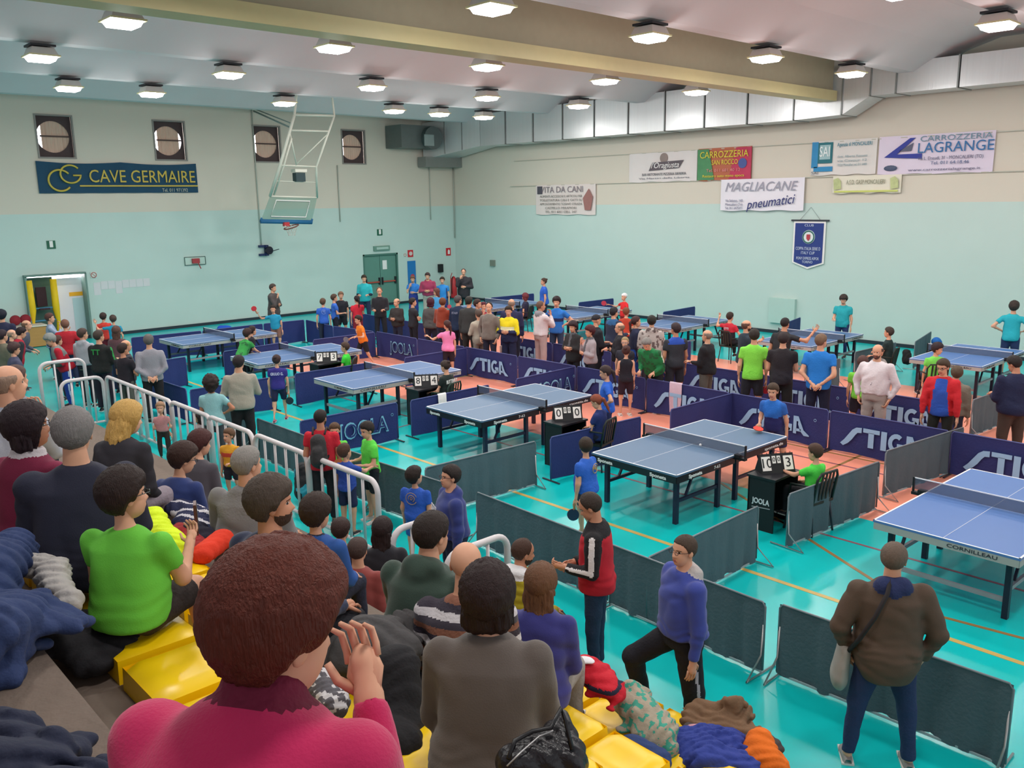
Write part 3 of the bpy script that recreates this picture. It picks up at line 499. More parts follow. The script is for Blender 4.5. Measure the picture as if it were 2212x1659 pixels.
BR=[((-16.7,-6.0),(-14.75,-6.2),'navy','navy barrier along the back wall, leftmost',None),((-14.73,-6.2),(-12.8,-6.2),'navy','navy barrier along the back wall behind the farthest table',None),((-12.78,-6.2),(-11.45,-6.35),'navy','short navy barrier at the back beside the turquoise shirt boy',None),
 ((-11.42,-6.4),(-11.6,-8.3),'navy','navy barrier turning forward at the far end of the first court',None),((-11.6,-8.32),(-11.4,-10.15),'navy','navy barrier in front of the boys in blue near the far door',None),
 ((-15.95,-10.2),(-14.,-9.95),'navy','navy barrier between the first two tables, behind the green-shirt boy',None),((-13.4,-10.2),(-11.45,-10.3),'navy','navy barrier dividing courts beside the boy in orange',None),
 ((-16.15,-14.12),(-14.2,-14.2),'navy','navy barrier dividing courts under the white and green scoreboard',None),((-13.35,-14.3),(-11.4,-14.3),'navy','navy barrier dividing courts under the pink-shirt girl',None),
 ((-15.95,-18.05),(-14.0,-18.07),'navy','navy barrier with a white towel and bottle at its left end',None),((-13.25,-18.05),(-11.4,-18.0),'navy','navy outline-lettered barrier dividing courts behind the 0-0 table','JOOLA'),
 ((-15.97,-21.72),(-13.95,-21.9),'navy','navy barrier dividing courts left of the table with the ball','J2'),((-13.2,-21.95),(-11.3,-22.0),'navy','navy barrier dividing courts in front of the long lettered line',None),
 ((-18.65,-6.4),(-18.5,-8.3),'navy','navy barrier at the far left end of the near aisle',None),((-18.35,-8.9),(-18.35,-10.8),'navy','navy barrier left of the man in the grey sweater','x'),((-17.9,-10.3),(-16.9,-10.2),'navy','short navy barrier right of the man in the grey sweater',None),
 ((-18.5,-12.0),(-18.45,-13.9),'navy','navy barrier behind the woman with the shoulder strap',None),((-18.45,-14.05),(-16.6,-14.1),'navy','navy barrier between the beige sweater and the purple-shirt girl',None),
 ((-18.4,-14.8),(-18.5,-16.7),'grey','dark grey barrier beside the man with the backpack',None),((-18.2,-17.95),(-16.2,-18.0),'navy','navy outline-lettered barrier behind the man in red with a backpack','JOOLA'),
 ((-18.6,-17.2),(-18.6,-19.1),'grey','dark grey barrier behind the boys in green',None),((-18.6,-19.15),(-18.55,-20.75),'grey','dark grey barrier, third of the near aisle line',None),((-18.6,-20.77),(-18.5,-22.6),'grey','dark grey barrier behind the boy in blue and the man in navy',None),
 ((-18.31,-21.58),(-16.26,-21.71),'grey','dark grey barrier dividing courts behind the man in the navy hoodie',None),((-18.46,-22.85),(-18.55,-25.15),'grey','dark grey barrier behind the man in the red and black jacket',None),((-18.56,-25.17),(-18.62,-27.1),'grey','dark grey barrier behind the boy in the blue hoodie',None),
 ((-18.54,-27.18),(-18.5,-29.13),'grey','dark grey barrier behind the man in the brown coat',None),((-18.57,-25.69),(-16.4,-25.66),'grey','dark grey barrier dividing courts near the blue hoodie boy',None),((-15.79,-25.7),(-13.65,-25.88),'grey','dark grey barrier beside the umpire in green',None),((-13.12,-25.72),(-10.95,-26.0),'grey','dark grey barrier across the end of the rightmost court',None),
 ((-8.9,-25.4),(-7.2,-25.5),'grey','dark grey barrier standing beside the navy coat man',None),((-7.9,-21.6),(-6.6,-21.75),'grey','dark grey barrier between two far courts, near side',None),((-5.6,-21.6),(-3.6,-21.7),'grey','dark grey barrier with a black bag hung on its end',None),
 ((-3.2,-22.),(-1.2,-21.6),'grey','dark grey barrier near the right wall',None),((-8.6,-17.9),(-6.8,-17.8),'navy','navy barrier between far courts behind the bald man in black',None),((-2.3,-17.9),(-.9,-17.6),'navy','navy barrier near the right wall under the wall cabinet',None),
 ((-2.6,-13.7),(-.7,-13.6),'navy','navy barrier near the right wall with exposed steel ends',None),((-2.4,-9.8),(-.6,-9.9),'navy','navy barrier near the right wall behind the girl in red',None),((-3.4,-6.2),(-1.3,-6.4),'navy','navy barrier at the far corner court',None),
 ((-8.7,-9.9),(-6.9,-9.9),'navy','navy barrier between far courts behind the yellow jacket',None),((-9.3,-5.6),(-9.4,-7.5),'navy','navy barrier of the far court by the black-shirt boy',None),((-9.4,-7.52),(-9.45,-9.45),'navy','navy barrier of the far court behind the woman in grey',None),((-9.45,-9.47),(-9.45,-11.4),'navy','navy barrier of the back aisle beside the man in taupe',None)]
for p,q,k,l,t in BR:
    barrier(p,q,k,l,t if t in('JOOLA','STIGA') else None)
# ------------------------------------------------------------------ umpire tables, scoreboards, chairs
def umpire(x,y,rz,la,lb,lc,brand=None):
    u=empty('umpire_table',(x,y,0),rz,'black umpire table '+la,'umpire table','umpire tables')
    g=G().box((0,.19,.36),(.6,.02,.72)).box((-.29,0,.36),(.02,.38,.72)).box((.29,0,.36),(.02,.38,.72)); g.obj('side_panel',BLACK,u); G().box((0,0,.73),(.64,.42,.03)).obj('table_top',mat('1b1b20',.35,.1),u)
    if brand:
        T(brand,u,(-.302,.0,.40),(math.pi/2,0,-math.pi/2),.075,mat('d5d5da',.6,.02),.26,bold=.003); G().bar((-.305,-.14,.33),(-.305,.13,.31),.004,.01).obj('underline',mat('a5a5aa',.6,.02),u)
    sb=empty('scoreboard',(x+.06,y+.02,.745),math.radians(-32),'flip scoreboard '+lb,'scoreboard','flip scoreboards')
    g=G(); g.poly([(-.24,.0,.24),(-.24,-.11,0),(-.24,.11,0)],(1,0,0),.48); g.obj('stand',BLACK,sb)
    for cx,w,h,zz,s_,th in ((-.165,.125,.19,.12,lc[0],.13),(-.05,.05,.10,.165,'0',.06),(.02,.05,.10,.165,'0',.06),(.15,.13,.19,.12,lc[1],.13)):
        cd=G().box((0,0,0),(w,h,.004)).obj('score_card',mat('efe9e4',.7,.02),sb,(cx,-.11+zz*.458-.008,zz+.003)); cd.rotation_euler=(math.radians(65.4),0,0)
        T(s_,cd,(0,0,.004),(0,0,0),th,BLACK,None)
    g=G()
    for k in range(7): g.tube([(-.2+k*.067,.012*math.cos(t),.243+.014*math.sin(t)) for t in [j*math.pi/3 for j in range(6)]],.003,4,closed=True)
    g.obj('ring_binding',DKSTEEL,sb); return u
def chair(x,y,rz,label,hexc='1c2420'):
    c=empty('chair',(x,y,0),rz,label,'chair','umpire chairs'); m=mat(hexc,.5,.1)
    G().box((0,0,.44),(.42,.42,.035)).obj('seat',m,c)
    for a in (-1,1):
        for b in (-1,1): G().tube([(a*.18,b*.17,.43),(a*.22,b*.22,0)],.014,6).obj('leg',DKSTEEL,c)
    g=G().tube([(-.2,-.19,.44),(-.21,-.25,.78),(-.16,-.27,.86),(.16,-.27,.86),(.21,-.25,.78),(.2,-.19,.44)],.018,6)
    for k in range(4): g.bar((-.11+k*.073,-.21,.48),(-.11+k*.073,-.265,.84),.035,.012)
    g.obj('backrest',m,c)
    for a in (-1,1): G().tube([(a*.21,-.24,.66),(a*.24,-.05,.67),(a*.23,.14,.65),(a*.2,.18,.45)],.014,6).obj('armrest',m,c)
    return c
# (umpire sets are placed with their people further down)
# ------------------------------------------------------------------ stands
NR=8
def rowX(k): return -20.2-.72*k
def rowZ(k): return .45+.39*k
CON=mat('75665c',.9,.14,5,.3,30)
for k in range(NR+3):
    x1=rowX(k); z=rowZ(k)-.14 if k<NR+3 else 0
    S(G().box(((x1-29.5)/2,-24.35,z/2-.05),((x1+29.5),23.3,z+.1)).obj('floor_step_%d'%(k+1) if 0 else 'trim_%d'%(10+k),CON))
def seat_me():
    g=G(); w,d,h=.205,.19,.14; nx,ny=8,6; V=[];F=[]
    for i in range(nx+1):
        for j in range(ny+1):
            a=i/nx*2-1;b=j/ny*2-1; z=h-.022*math.exp(-(a*a+b*b)*2.2)-.03*max(0,abs(a)-.86)/.14-.03*max(0,abs(b)-.86)/.14; V.append((b*d,a*w,z))
    for i in range(nx):
        for j in range(ny): q=i*(ny+1)+j; F.append((q,q+1,q+ny+2,q+ny+1))
    g.add(V,F,0,True)
    e=[(-d,-w),(d,-w),(d,w),(-d,w)]; bt=[(-d*1.02,-w*1.03),(d*1.05,-w*1.03),(d*1.05,w*1.03),(-d*1.02,w*1.03)]
    V=[(x,y,h-.03) for x,y in e]+[(x,y,0) for x,y in bt]; g.add(V,[(0,1,5,4),(1,2,6,5),(2,3,7,6),(3,0,4,7)])
    return g.me(YEL)
SM=seat_me(); BLT=G().disc((.0,-.1,.122),.009,.004,8).disc((0,.1,.122),.009,.004,8).me(DARK)
OR=['front row','second row','third row','fourth row','fifth row','sixth row','seventh row','eighth row']
ORD=['leftmost','second','third','fourth','fifth','sixth','seventh','eighth','ninth','tenth','eleventh','twelfth']
def seatat(k,y,i):
    o=link('stadium_seat',SM,None,(rowX(k)-.2,y,rowZ(k)-.14)); tag(o,'moulded yellow plastic seat, %s in the %s of the stand'%(ORD[i]+('' if i==0 else ' from the left'),OR[k]),'seat','yellow stand seats, '+OR[k]); link('bolt',BLT,o)
SEATS=[(0,-26.95,-29.),(1,-26.9,-29.3),(2,-27.6,-29.8),(3,-24.9,-30.),(4,-24.9,-30.),(5,-25.05,-29.6)]
for k,y0,y1 in SEATS:
    y=y0; i=0
    while y>y1: seatat(k,y,i); y-=.47; i+=1
# ------------------------------------------------------------------ white tube railings
def rail(a,b,label,h=1.0,nb=None,base=0.08,gap=0):
    """arched rail between floor points a,b"""
    a=Vector((a[0],a[1],a[2] if len(a)>2 else 0));b=Vector((b[0],b[1],b[2] if len(b)>2 else 0)); L=(b-a).length; ang=math.atan2(b.y-a.y,b.x-a.x)
    e=empty('railing',a,ang,label,'railing','white tube railings in front of the stand'); r=.16
    arc=lambda cx,cz,t0,t1:[(cx+r*math.cos(math.radians(t0+(t1-t0)*k/6)),0,cz+r*math.sin(math.radians(t0+(t1-t0)*k/6))) for k in range(7)]
    G().tube([(0,0,0)]+arc(r,h-r,180,90)+arc(L-r,h-r,90,0)+[(L,0,0)],.036,10).obj('frame_tube',PIPEW,e)
    G().tube([(0,0,base),(L,0,base)],.026,8).obj('bottom_tube',PIPEW,e)
    nb=nb or max(2,int(L/.25))
    for k in range(nb):
        x=L*(k+1)/(nb+1); zt=h if r<x<L-r else h-r+math.sqrt(max(0,r*r-(r-min(x,L-x))**2)); G().tube([(x,0,base),(x,0,zt)],.019,6).obj('baluster',PIPEW,e)
    return e
RX=-19.6
RL_=[((227,300-15),-1)]
pts=[(226,812,287,845),(290,838,358,868),(368,866,443,902),(452,897,540,938),(556,935,662,985),(673,980,800,1050)]
names=['leftmost of the long run, with five thin bars','second of the long run, before the grey sweater man','third of the long run, by the pale child','fourth of the long run, beside the girl in yellow','fifth of the long run, beside the backpack man','last and nearest of the long run, before the green shirt boy']
for (u0,v0,u1,v1),n in zip(pts,names):
    A0=at(u0,v0,1.0);B0=at(u1,v1+12,.93); rail((RX,A0[1]-.03),(RX,B0[1]+.07),'white tube railing, '+n,nb=4)
rail((-20.42,-23.8),(-19.66,-23.8),'white tube railing across the aisle in front of the green hood man',nb=2)
rail((-20.42,-24.7),(-19.62,-24.7),'white tube railing across the aisle behind the yellow jacket man',nb=2)
rail((-20.45,-12.75),(-19.66,-12.75),'white tube railing across the aisle behind the grey haired man',nb=3)
a=at(0,757,1.0); rail((-20.6,-12.0),(-19.75,-12.0),'white tube railing cut by the left edge of the photo',nb=2,h=1.28)
# ------------------------------------------------------------------ implicit surface tools
_rt=np.random.RandomState(5).rand(32,32,32).astype(np.float32)*2-1
def noise(P):
    Pi=np.floor(P).astype(np.int32); f=(P-Pi).astype(np.float32); f=f*f*(3-2*f); x,y,z=(Pi[...,0]&31,Pi[...,1]&31,Pi[...,2]&31); X,Y,Z=((x+1)&31,(y+1)&31,(z+1)&31)
    a,b,c=f[...,0],f[...,1],f[...,2]
    l=lambda p,q,t:p+(q-p)*t
    return l(l(l(_rt[x,y,z],_rt[X,y,z],a),l(_rt[x,Y,z],_rt[X,Y,z],a),b),l(l(_rt[x,y,Z],_rt[X,y,Z],a),l(_rt[x,Y,Z],_rt[X,Y,Z],a),b),c)
def nets(D,org,h):
    s=D<0; nx,ny,nz=D.shape
    c=s[:-1,:-1,:-1].astype(np.int8)+s[1:,:-1,:-1]+s[:-1,1:,:-1]+s[1:,1:,:-1]+s[:-1,:-1,1:]+s[1:,:-1,1:]+s[:-1,1:,1:]+s[1:,1:,1:]
    act=(c>0)&(c<8); idx=-np.ones(act.shape,np.int32); I=np.argwhere(act); idx[act]=np.arange(len(I)); 
    if len(I)==0: return np.zeros((0,3)),np.zeros((0,4),int)
    acc=np.zeros((len(I),3),np.float32); cnt=np.zeros(len(I),np.float32); i,j,k=I.T
    co=[(0,0,0),(1,0,0),(0,1,0),(1,1,0),(0,0,1),(1,0,1),(0,1,1),(1,1,1)]
    val=[D[i+a,j+b,k+e] for a,b,e in co]
    for p,q in ((0,1),(2,3),(4,5),(6,7),(0,2),(1,3),(4,6),(5,7),(0,4),(1,5),(2,6),(3,7)):
        va,vb=val[p],val[q]; m=(va<0)!=(vb<0); t=np.where(m,va/np.where(m,va-vb,1),0)
        for ax in range(3): acc[:,ax]+=np.where(m,co[p][ax]+(co[q][ax]-co[p][ax])*t,0)
        cnt+=m
    V=(I+acc/cnt[:,None])*h+org; F=[]
    for ax in range(3):
        sa=[slice(None)]*3; sb=[slice(None)]*3; sa[ax]=slice(0,-1); sb[ax]=slice(1,None)
        ch=s[tuple(sa)]!=s[tuple(sb)]; E=np.argwhere(ch)
        o1,o2=[a for a in range(3) if a!=ax]
        E=E[(E[:,o1]>0)&(E[:,o2]>0)&(E[:,o1]<D.shape[o1]-1)&(E[:,o2]<D.shape[o2]-1)]
        if len(E)==0: continue
        def cell(d1,d2):
            C=E.copy(); C[:,o1]-=d1; C[:,o2]-=d2; return idx[C[:,0],C[:,1],C[:,2]]
        q=np.stack([cell(0,0),cell(1,0),cell(1,1),cell(0,1)],1); ins=s[E[:,0],E[:,1],E[:,2]]
        flip=ins if ax!=1 else ~ins; q[~flip]=q[~flip][:,::-1]; F.append(q)
    F=np.concatenate(F); F=F[(F>=0).all(1)]; return V,F[:,::-1] if False else F
def v3(*a): return np.array(a,np.float32)
class Cone:
    def __init__(s,a,b,ra,rb,grp=0,flat=None,clip=False,clipa=False,k=.03):
        s.a=np.array(a,np.float32);s.b=np.array(b,np.float32);s.ra=ra;s.rb=rb;s.grp=grp;s.flat=flat;s.clip=clip;s.clipa=clipa;s.k=k
    def box(s,m): r=max(s.ra,s.rb)+m; return np.minimum(s.a,s.b)-r,np.maximum(s.a,s.b)+r
    def d(s,P):
        A=P-s.a; ba=s.b-s.a; L2=max(float(ba@ba),1e-8); t=np.clip((A@ba)/L2,0,1); Q=A-t[...,None]*ba
        if s.flat is not None:
            n,f=s.flat; Q=Q+(f-1)*(Q@n)[...,None]*n
        d=np.sqrt((Q*Q).sum(-1))-(s.ra+(s.rb-s.ra)*t)
        L=math.sqrt(L2)
        if s.clip: d=np.maximum(d,(A@ba)/L-L)
        if s.clipa: d=np.maximum(d,-(A@ba)/L)
        return d
class Loft:
    """body section loft along an axis; levels t:(half width, half depth, forward offset)"""
    def __init__(s,o,up,sd,fw,L,lev,off=0.,grp=1,k=.035,e=2.4):
        s.o=np.array(o,np.float32);s.up=np.array(up,np.float32);s.sd=np.array(sd,np.float32);s.fw=np.array(fw,np.float32);s.L=L;s.T=np.array([l[0] for l in lev])*L;s.Wd=np.array([l[1] for l in lev])+off;s.Dp=np.array([l[2] for l in lev])+off;s.Y=np.array([l[3] for l in lev]);s.grp=grp;s.k=k;s.e=e;s.off=off
    def box(s,m):
        r=max(s.Wd.max(),s.Dp.max()+abs(s.Y).max())+m; a=s.o+s.up*s.T[0];b=s.o+s.up*s.T[-1]; return np.minimum(a,b)-r,np.maximum(a,b)+r
    def loc(s,P):
        A=P-s.o; return A@s.sd,A@s.fw,A@s.up
    def d(s,P):
        x,y,z=s.loc(P); w=np.interp(z,s.T,s.Wd);dp=np.interp(z,s.T,s.Dp);y=y-np.interp(z,s.T,s.Y)
        q=(np.abs(x/w)**s.e+np.abs(y/dp)**s.e)**(1/s.e); d=(q-1)*np.minimum(w,dp)
        r=.02; zz=np.maximum(z-s.T[-1],s.T[0]-z)+r; return np.minimum(np.maximum(d+r,zz),0)+np.sqrt(np.maximum(d+r,0)**2+np.maximum(zz,0)**2)-r
def build(prims,h,nz=None,cuts=()):
    m=.06; bs=[p.box(m) for p in prims]; lo=np.min([b[0] for b in bs],0); hi=np.max([b[1] for b in bs],0); n=np.ceil((hi-lo)/h).astype(int)+2
    D=np.full(tuple(n),9.,np.float32); ax=[lo[i]+np.arange(n[i])*h for i in range(3)]
    for p,(a,b) in zip(prims,bs):
        i0=np.maximum(((a-lo)/h).astype(int),0); i1=np.minimum(((b-lo)/h).astype(int)+2,n); sl=tuple(slice(i0[i],i1[i]) for i in range(3))
        P=np.stack(np.meshgrid(*[ax[i][sl[i]] for i in range(3)],indexing='ij'),-1).astype(np.float32); d=p.d(P).astype(np.float32); o=D[sl]; k=p.k
        hh=np.maximum(k-np.abs(o-d),0)/k; D[sl]=np.minimum(o,d)-hh*hh*k*.25
    if nz is not None or cuts:
        band=np.argwhere(np.abs(D)<.05); P=(lo+band*h).astype(np.float32); v=D[band[:,0],band[:,1],band[:,2]]
        if nz is not None: v=v+nz(P)
        for c in cuts: v=np.maximum(v,c(P))
        D[band[:,0],band[:,1],band[:,2]]=v
    V,F=nets(D,lo,h)
    if len(F):
        nb=np.zeros_like(V); ct=np.zeros(len(V))       # one light smoothing pass
        for a in range(4):
            np.add.at(nb,F[:,a],V[F[:,(a+1)%4]]+V[F[:,a-1]]); np.add.at(ct,F[:,a],2)
        V=V*.5+.5*nb/ct[:,None]
    return V,F
def groups(prims,P):
    best=np.full(len(P),1e9); g=np.zeros(len(P),int)
    for p in prims:
        d=p.d(P.astype(np.float32)); m=d<best; best[m]=d[m]; g[m]=p.grp
    return g
# ------------------------------------------------------------------ head and hair templates
def headr(d):
    def el(c,r):
        c=np.array(c);r=np.array(r); a=((d/r)**2).sum(-1); b=(d*c/(r*r)).sum(-1); q=(c*c/(r*r)).sum()-1; return (b+np.sqrt(np.maximum(b*b-a*q,0)))/a
    r1=el((0,-.06,.12),(.335,.41,.385)); r2=el((0,.10,-.17),(.245,.27,.33)); k=.06; h=np.maximum(k-np.abs(r1-r2),0)/k; return np.maximum(r1,r2)+h*h*k*.25
def sphere_dirs(n,m):
    t=np.linspace(.0,math.pi,m+1); p=np.linspace(0,2*math.pi,n,endpoint=False); T_,P_=np.meshgrid(t,p,indexing='ij')
    return np.stack([np.sin(T_)*np.sin(P_),np.sin(T_)*np.cos(P_),np.cos(T_)],-1),T_,P_
def gridF(n,m): 
    a=np.arange(m)[:,None]*n+np.arange(n)[None]; b=np.arange(m)[:,None]*n+(np.arange(n)[None]+1)%n; return np.stack([a,b,b+n,a+n],-1).reshape(-1,4)
_HC={}
def head_tpl(n,m,beard=False,bald=False):
    k=(n,m,beard)
    if k in _HC: return _HC[k]
    d,T_,P_=sphere_dirs(n,m); V=d*headr(d)[...,None]; x,y,z=V[...,0],V[...,1],V[...,2]; fr=np.clip(d[...,1]*2.2-.3,0,1)
    g=lambda v,c,s:np.exp(-((v-c)/s)**2)
    nose=np.where(z>-.12,np.clip((.08-z)/.20,0,1)**1.3,np.clip((z+.185)/.065,0,1))*g(x,0,.052+.02*np.clip(-z/.14,0,1))
    dy=fr*(.085*nose+.022*g(z,.10,.045)*g(x,0,.2)-.035*(g(x,.135,.07)+g(x,-.135,.07))*g(z,.035,.05)+.018*(g(z,-.235,.02)+g(z,-.275,.022))*g(x,0,.09)-.012*g(z,-.255,.01)*g(x,0,.08)+.03*g(z,-.40,.06)*g(x,0,.09)+.012*(g(x,.16,.08)+g(x,-.16,.08))*g(z,-.1,.08))
    V[...,1]+=dy; V=V.reshape(-1,3); F=gridF(n,m); c=V[F].mean(1); cx,cy,cz=np.abs(c[:,0]),c[:,1],c[:,2]; ids=np.zeros(len(F),int); f=cy>.12
    ids[f&(cx<.085)&(cz<-.215)&(cz>-.30)]=1
    ids[f&(np.abs(cz-.105)<.02)&(cx>.055)&(cx<.20)]=2
    if beard: ids[(cy>.0)&(cz<-.19)&~((cx<.08)&(cz>-.29)&(cz<-.22))]=2
    ids[f&(((cx-.13)/.06)**2+((cz-.035)/.028)**2<1)]=3; ids[f&(((cx-.13)/.03)**2+((cz-.035)/.03)**2<1)]=4
    # ears
    gg=G()
    for s in (-1,1): gg.ell((s*.325,-.03,-.02),(.035,.085,.125),8,6,0,Matrix.Rotation(s*.25,3,'Z'))
    Ve=np.array(gg.V);Fe=np.array([f for f in gg.F]); F=np.concatenate([F,Fe+len(V)]); ids=np.concatenate([ids,np.zeros(len(Fe),int)]); V=np.concatenate([V,Ve])
    _HC[k]=(V,F,ids); return _HC[k]
def hair_tpl(style,n,m,near):
    k=(style,n,m)
    if k in _HC: return _HC[k]
    d,T_,P_=sphere_dirs(n,m); r=headr(d); V=d*r[...,None]; z=V[...,2]; az=np.degrees(np.abs((P_+math.pi)%(2*math.pi)-math.pi))
    L={'short':([0,40,62,80,95,125,180],[.27,.25,.17,.02,.06,-.24,-.32],.065),'buzz':([0,40,62,80,95,125,180],[.30,.28,.18,.0,.06,-.22,-.28],.02),'thick':([0,40,65,82,98,125,180],[.20,.18,.12,-.05,-.04,-.3,-.38],.12),
       'bob':([0,30,50,70,80,125,180],[.20,.15,.0,-.5,-.6,-.8,-.8],.13),'long':([0,30,50,68,80,125,180],[.22,.2,.05,-.4,-.6,-.8,-.8],.09),'wavy':([0,30,50,68,80,125,180],[.22,.2,.05,-.4,-.6,-.8,-.8],.12),'curly':([0,40,60,80,95,125,180],[.18,.15,.05,-.2,-.3,-.5,-.5],.2),
       'pony':([0,40,62,80,95,125,180],[.27,.25,.17,.02,.06,-.24,-.30],.05),'bun':([0,40,62,80,95,125,180],[.27,.25,.17,.02,.06,-.24,-.30],.05),'balding':([0,40,62,80,95,125,180],[.48,.40,.25,.02,.06,-.24,-.32],.04),'ring':([0,62,70,85,95,125,180],[.9,.9,.12,.0,.05,-.24,-.32],.03),
       'cap':([0,40,62,80,95,125,180],[.16,.17,.16,.12,.12,.05,.05],.05),'headband':([0,40,62,80,95,125,180],[.2,.2,.18,.15,.12,.05,.05],.07)}[style]
    zl=np.interp(az,L[0],L[1]); t=np.clip((z-zl)/.13,-1,1); th=L[2]; 
    if style=='ring': t=np.minimum(t,np.clip((.27-z)/.08,-1,1))
    if style=='balding': t=np.minimum(t,np.clip((np.degrees(T_)-22)/12,-1,1)) if False else t
    rr=np.where(t>0,th*np.sqrt(np.clip(t,0,1))+.012,-.03)
    nn=noise(np.stack([d[...,0]*(26 if near else 9),d[...,1]*(26 if near else 9),d[...,2]*4],-1)*1.0)*th*(.13 if near else .2)+(noise(np.stack([d[...,0]*70,d[...,1]*70,d[...,2]*9],-1))*.008 if near else 0)
    if style=='curly': nn=noise(d*9)*.09+noise(d*20)*.04
    if style in('short','thick'): rr=rr*(1+.35*np.clip(d[...,2],0,1))
    V=d*(r+rr+np.where(t>0,nn,0))[...,None]; V=V.reshape(-1,3); F=gridF(n,m); tv=t.reshape(-1); F=F[(tv[F]>-.25).sum(1)>=3]
    ex=None
    if style in('bob','long','wavy','pony','bun','curly','cap'):
        pr=[]
        if style=='bob': pr=[Loft((0,-.10,-.55),(0,0,1),(1,0,0),(0,1,0),1.,[(0,.33,.20,-.03),(.12,.42,.30,-.02),(.5,.42,.34,0),(.85,.36,.30,.02),(1.0,.2,.2,.02)],k=.05,e=2.2)]
        if style=='long': pr=[Loft((0,-.14,-1.05),(0,0,1),(1,0,0),(0,1,0),1.5,[(0,.22,.10,-.10),(.15,.33,.17,-.12),(.4,.40,.24,-.06),(.66,.41,.33,0),(.85,.36,.30,.04),(1.0,.2,.2,.04)],k=.05,e=2.2)]
        if style=='wavy': pr=[Loft((0,-.18,-1.35),(0,0,1),(1,0,0),(0,1,0),1.8,[(0,.20,.12,-.16),(.15,.40,.24,-.16),(.4,.50,.34,-.10),(.66,.46,.38,-.02),(.85,.38,.33,.04),(1.0,.2,.2,.04)],k=.05,e=2.2)]
        if style=='curly': pr=[Cone((0,-.08,.1),(0,-.12,-.3),.46,.36,k=.05)]
        if style=='pony': pr=[Cone((0,-.42,.15),(0,-.58,-.1),.09,.13,k=.06),Cone((0,-.58,-.1),(0,-.56,-.75),.13,.09,k=.06),Cone((0,-.56,-.75),(0,-.52,-1.25),.09,.02,k=.06)]
        if style=='bun': pr=[Cone((0,-.42,.32),(0,-.46,.34),.14,.14,k=.04)]
        if style=='cap': pr=[Cone((-.15,.45,.17),(.15,.45,.17),.16,.16,flat=(v3(0,0,1),5.),k=.02)]
        cuts=[]
        if style in('bob','long','wavy','curly'): cuts=[lambda P:np.minimum(P[:,1]-(.02+.55*np.clip(P[:,2]-.1,0,1)),9)]
        amp=.035 if style!='curly' else .05
        nz=(lambda P:amp*noise(np.stack([P[:,0]*22,P[:,1]*22,P[:,2]*2.5],-1))+amp*.5*noise(P*7)) if style!='cap' else None
        if style=='curly': nz=lambda P:.07*noise(P*11)+.04*noise(P*22)
        Vx,Fx=build(pr,.022 if near else .05,nz,cuts); F=np.concatenate([F,Fx+len(V)]); V=np.concatenate([V,Vx])
    _HC[k]=(V,F); return _HC[k]
# ------------------------------------------------------------------ people
ARM={'down':((.16,-.02,-1),(.02,.16,-1)),'cross':((.28,.22,-1),(-1,.55,.12)),'hips':((.75,-.35,-.8),(-.72,.42,-.42)),'chin':((.1,.5,-.85),(-.42,.22,1)),'behind':((.22,-.38,-1),(-.62,-.25,-.55)),
 'hold':((.15,.15,-1),(-.32,.95,.05)),'reach':((.12,.85,-.45),(-.05,1,.05)),'pocket':((.42,-.15,-1),(-.28,.3,-.85)),'lap':((.15,.3,-1),(-.25,.95,-.2)),'play':((.45,.25,-.8),(-.1,.95,.25)),'out':((.9,.2,-.5),(.35,.8,.25)),'lean':((.2,.35,-1),(.05,.15,-1)),'knee':((.12,.55,-.8),(-.1,.8,-.5)),'phone':((.1,.5,-.85),(-.25,.8,.55)),'side':((1,.1,-.15),(.2,.5,.8)),'mouth':((.0,.75,-.7),(-.42,.05,1))}
def nrm(v): v=np.array(v,float); return v/np.linalg.norm(v)
def rotx(a): c,s=math.cos(a),math.sin(a); return np.array([[1,0,0],[0,c,-s],[0,s,c]])
def roty(a): c,s=math.cos(a),math.sin(a); return np.array([[c,0,s],[0,1,0],[-s,0,c]])
def rotz(a): c,s=math.cos(a),math.sin(a); return np.array([[c,-s,0],[s,c,0],[0,0,1]])
SKIN=['d9a184','c98d70','b57a5d','e0ac90','8a5a45']
def skinmat(k): return mat(SKIN[k],.55,.08,14,spec=.35)
def hairmat(h): return mat(h,.6,.35,20,.5,40,stretch=(6,6,.8),spec=.3)
LIP=mat('b0645c',.5,.05); EYEW=mat('dcd8d4',.3,.02); IRIS=mat('2a1d18',.2,.02)
NPEOPLE=[0]
INFO=[];INFO2=[]
def hand(g,w,dr,side,nrmv,s,curl=.5,i=0,near=False):
    """palm plus five fingers; w wrist, dr direction, nrmv palm normal"""
    dr=nrm(dr); n=nrm(np.array(nrmv)-dr*np.dot(nrmv,dr)); x=np.cross(dr,n)*side; L=.19*s
    seg=6 if near else 4
    k0=w+dr*L*.50
    # palm as tapered flat tube
    g.ell(Vector(w+dr*L*.27),(.042*s,.30*L,.017*s),8,6,i,Matrix((Vector(x),Vector(dr),Vector(n))).transposed())
    for f,(ox,ln,r) in enumerate(((-.033,.40,.0078),(-.011,.46,.0085),(.011,.43,.0082),(.032,.34,.0072))):
        b=w+dr*L*.40+x*ox*s; c1=k0+x*ox*1.02*s+dr*.03*L; a1=curl*.55;a2=curl*1.3
        p1=c1+(dr*math.cos(a1)+n*math.sin(a1))*ln*L*.5; p2=p1+(dr*math.cos(a1+a2)+n*math.sin(a1+a2))*ln*L*.5; r*=s
        g.tube([b,c1,p1,p2],[r*1.1,r*1.08,r,r*.75],seg,i)
    b=w+dr*L*.08-x*.02*s; p1=b+(dr*.55-x*.62+n*.3)*L*.3; p2=p1+(dr*.85-x*.25+n*.35)*L*.22; g.tube([b,p1,p2],[.012*s,.0105*s,.008*s],seg,i)
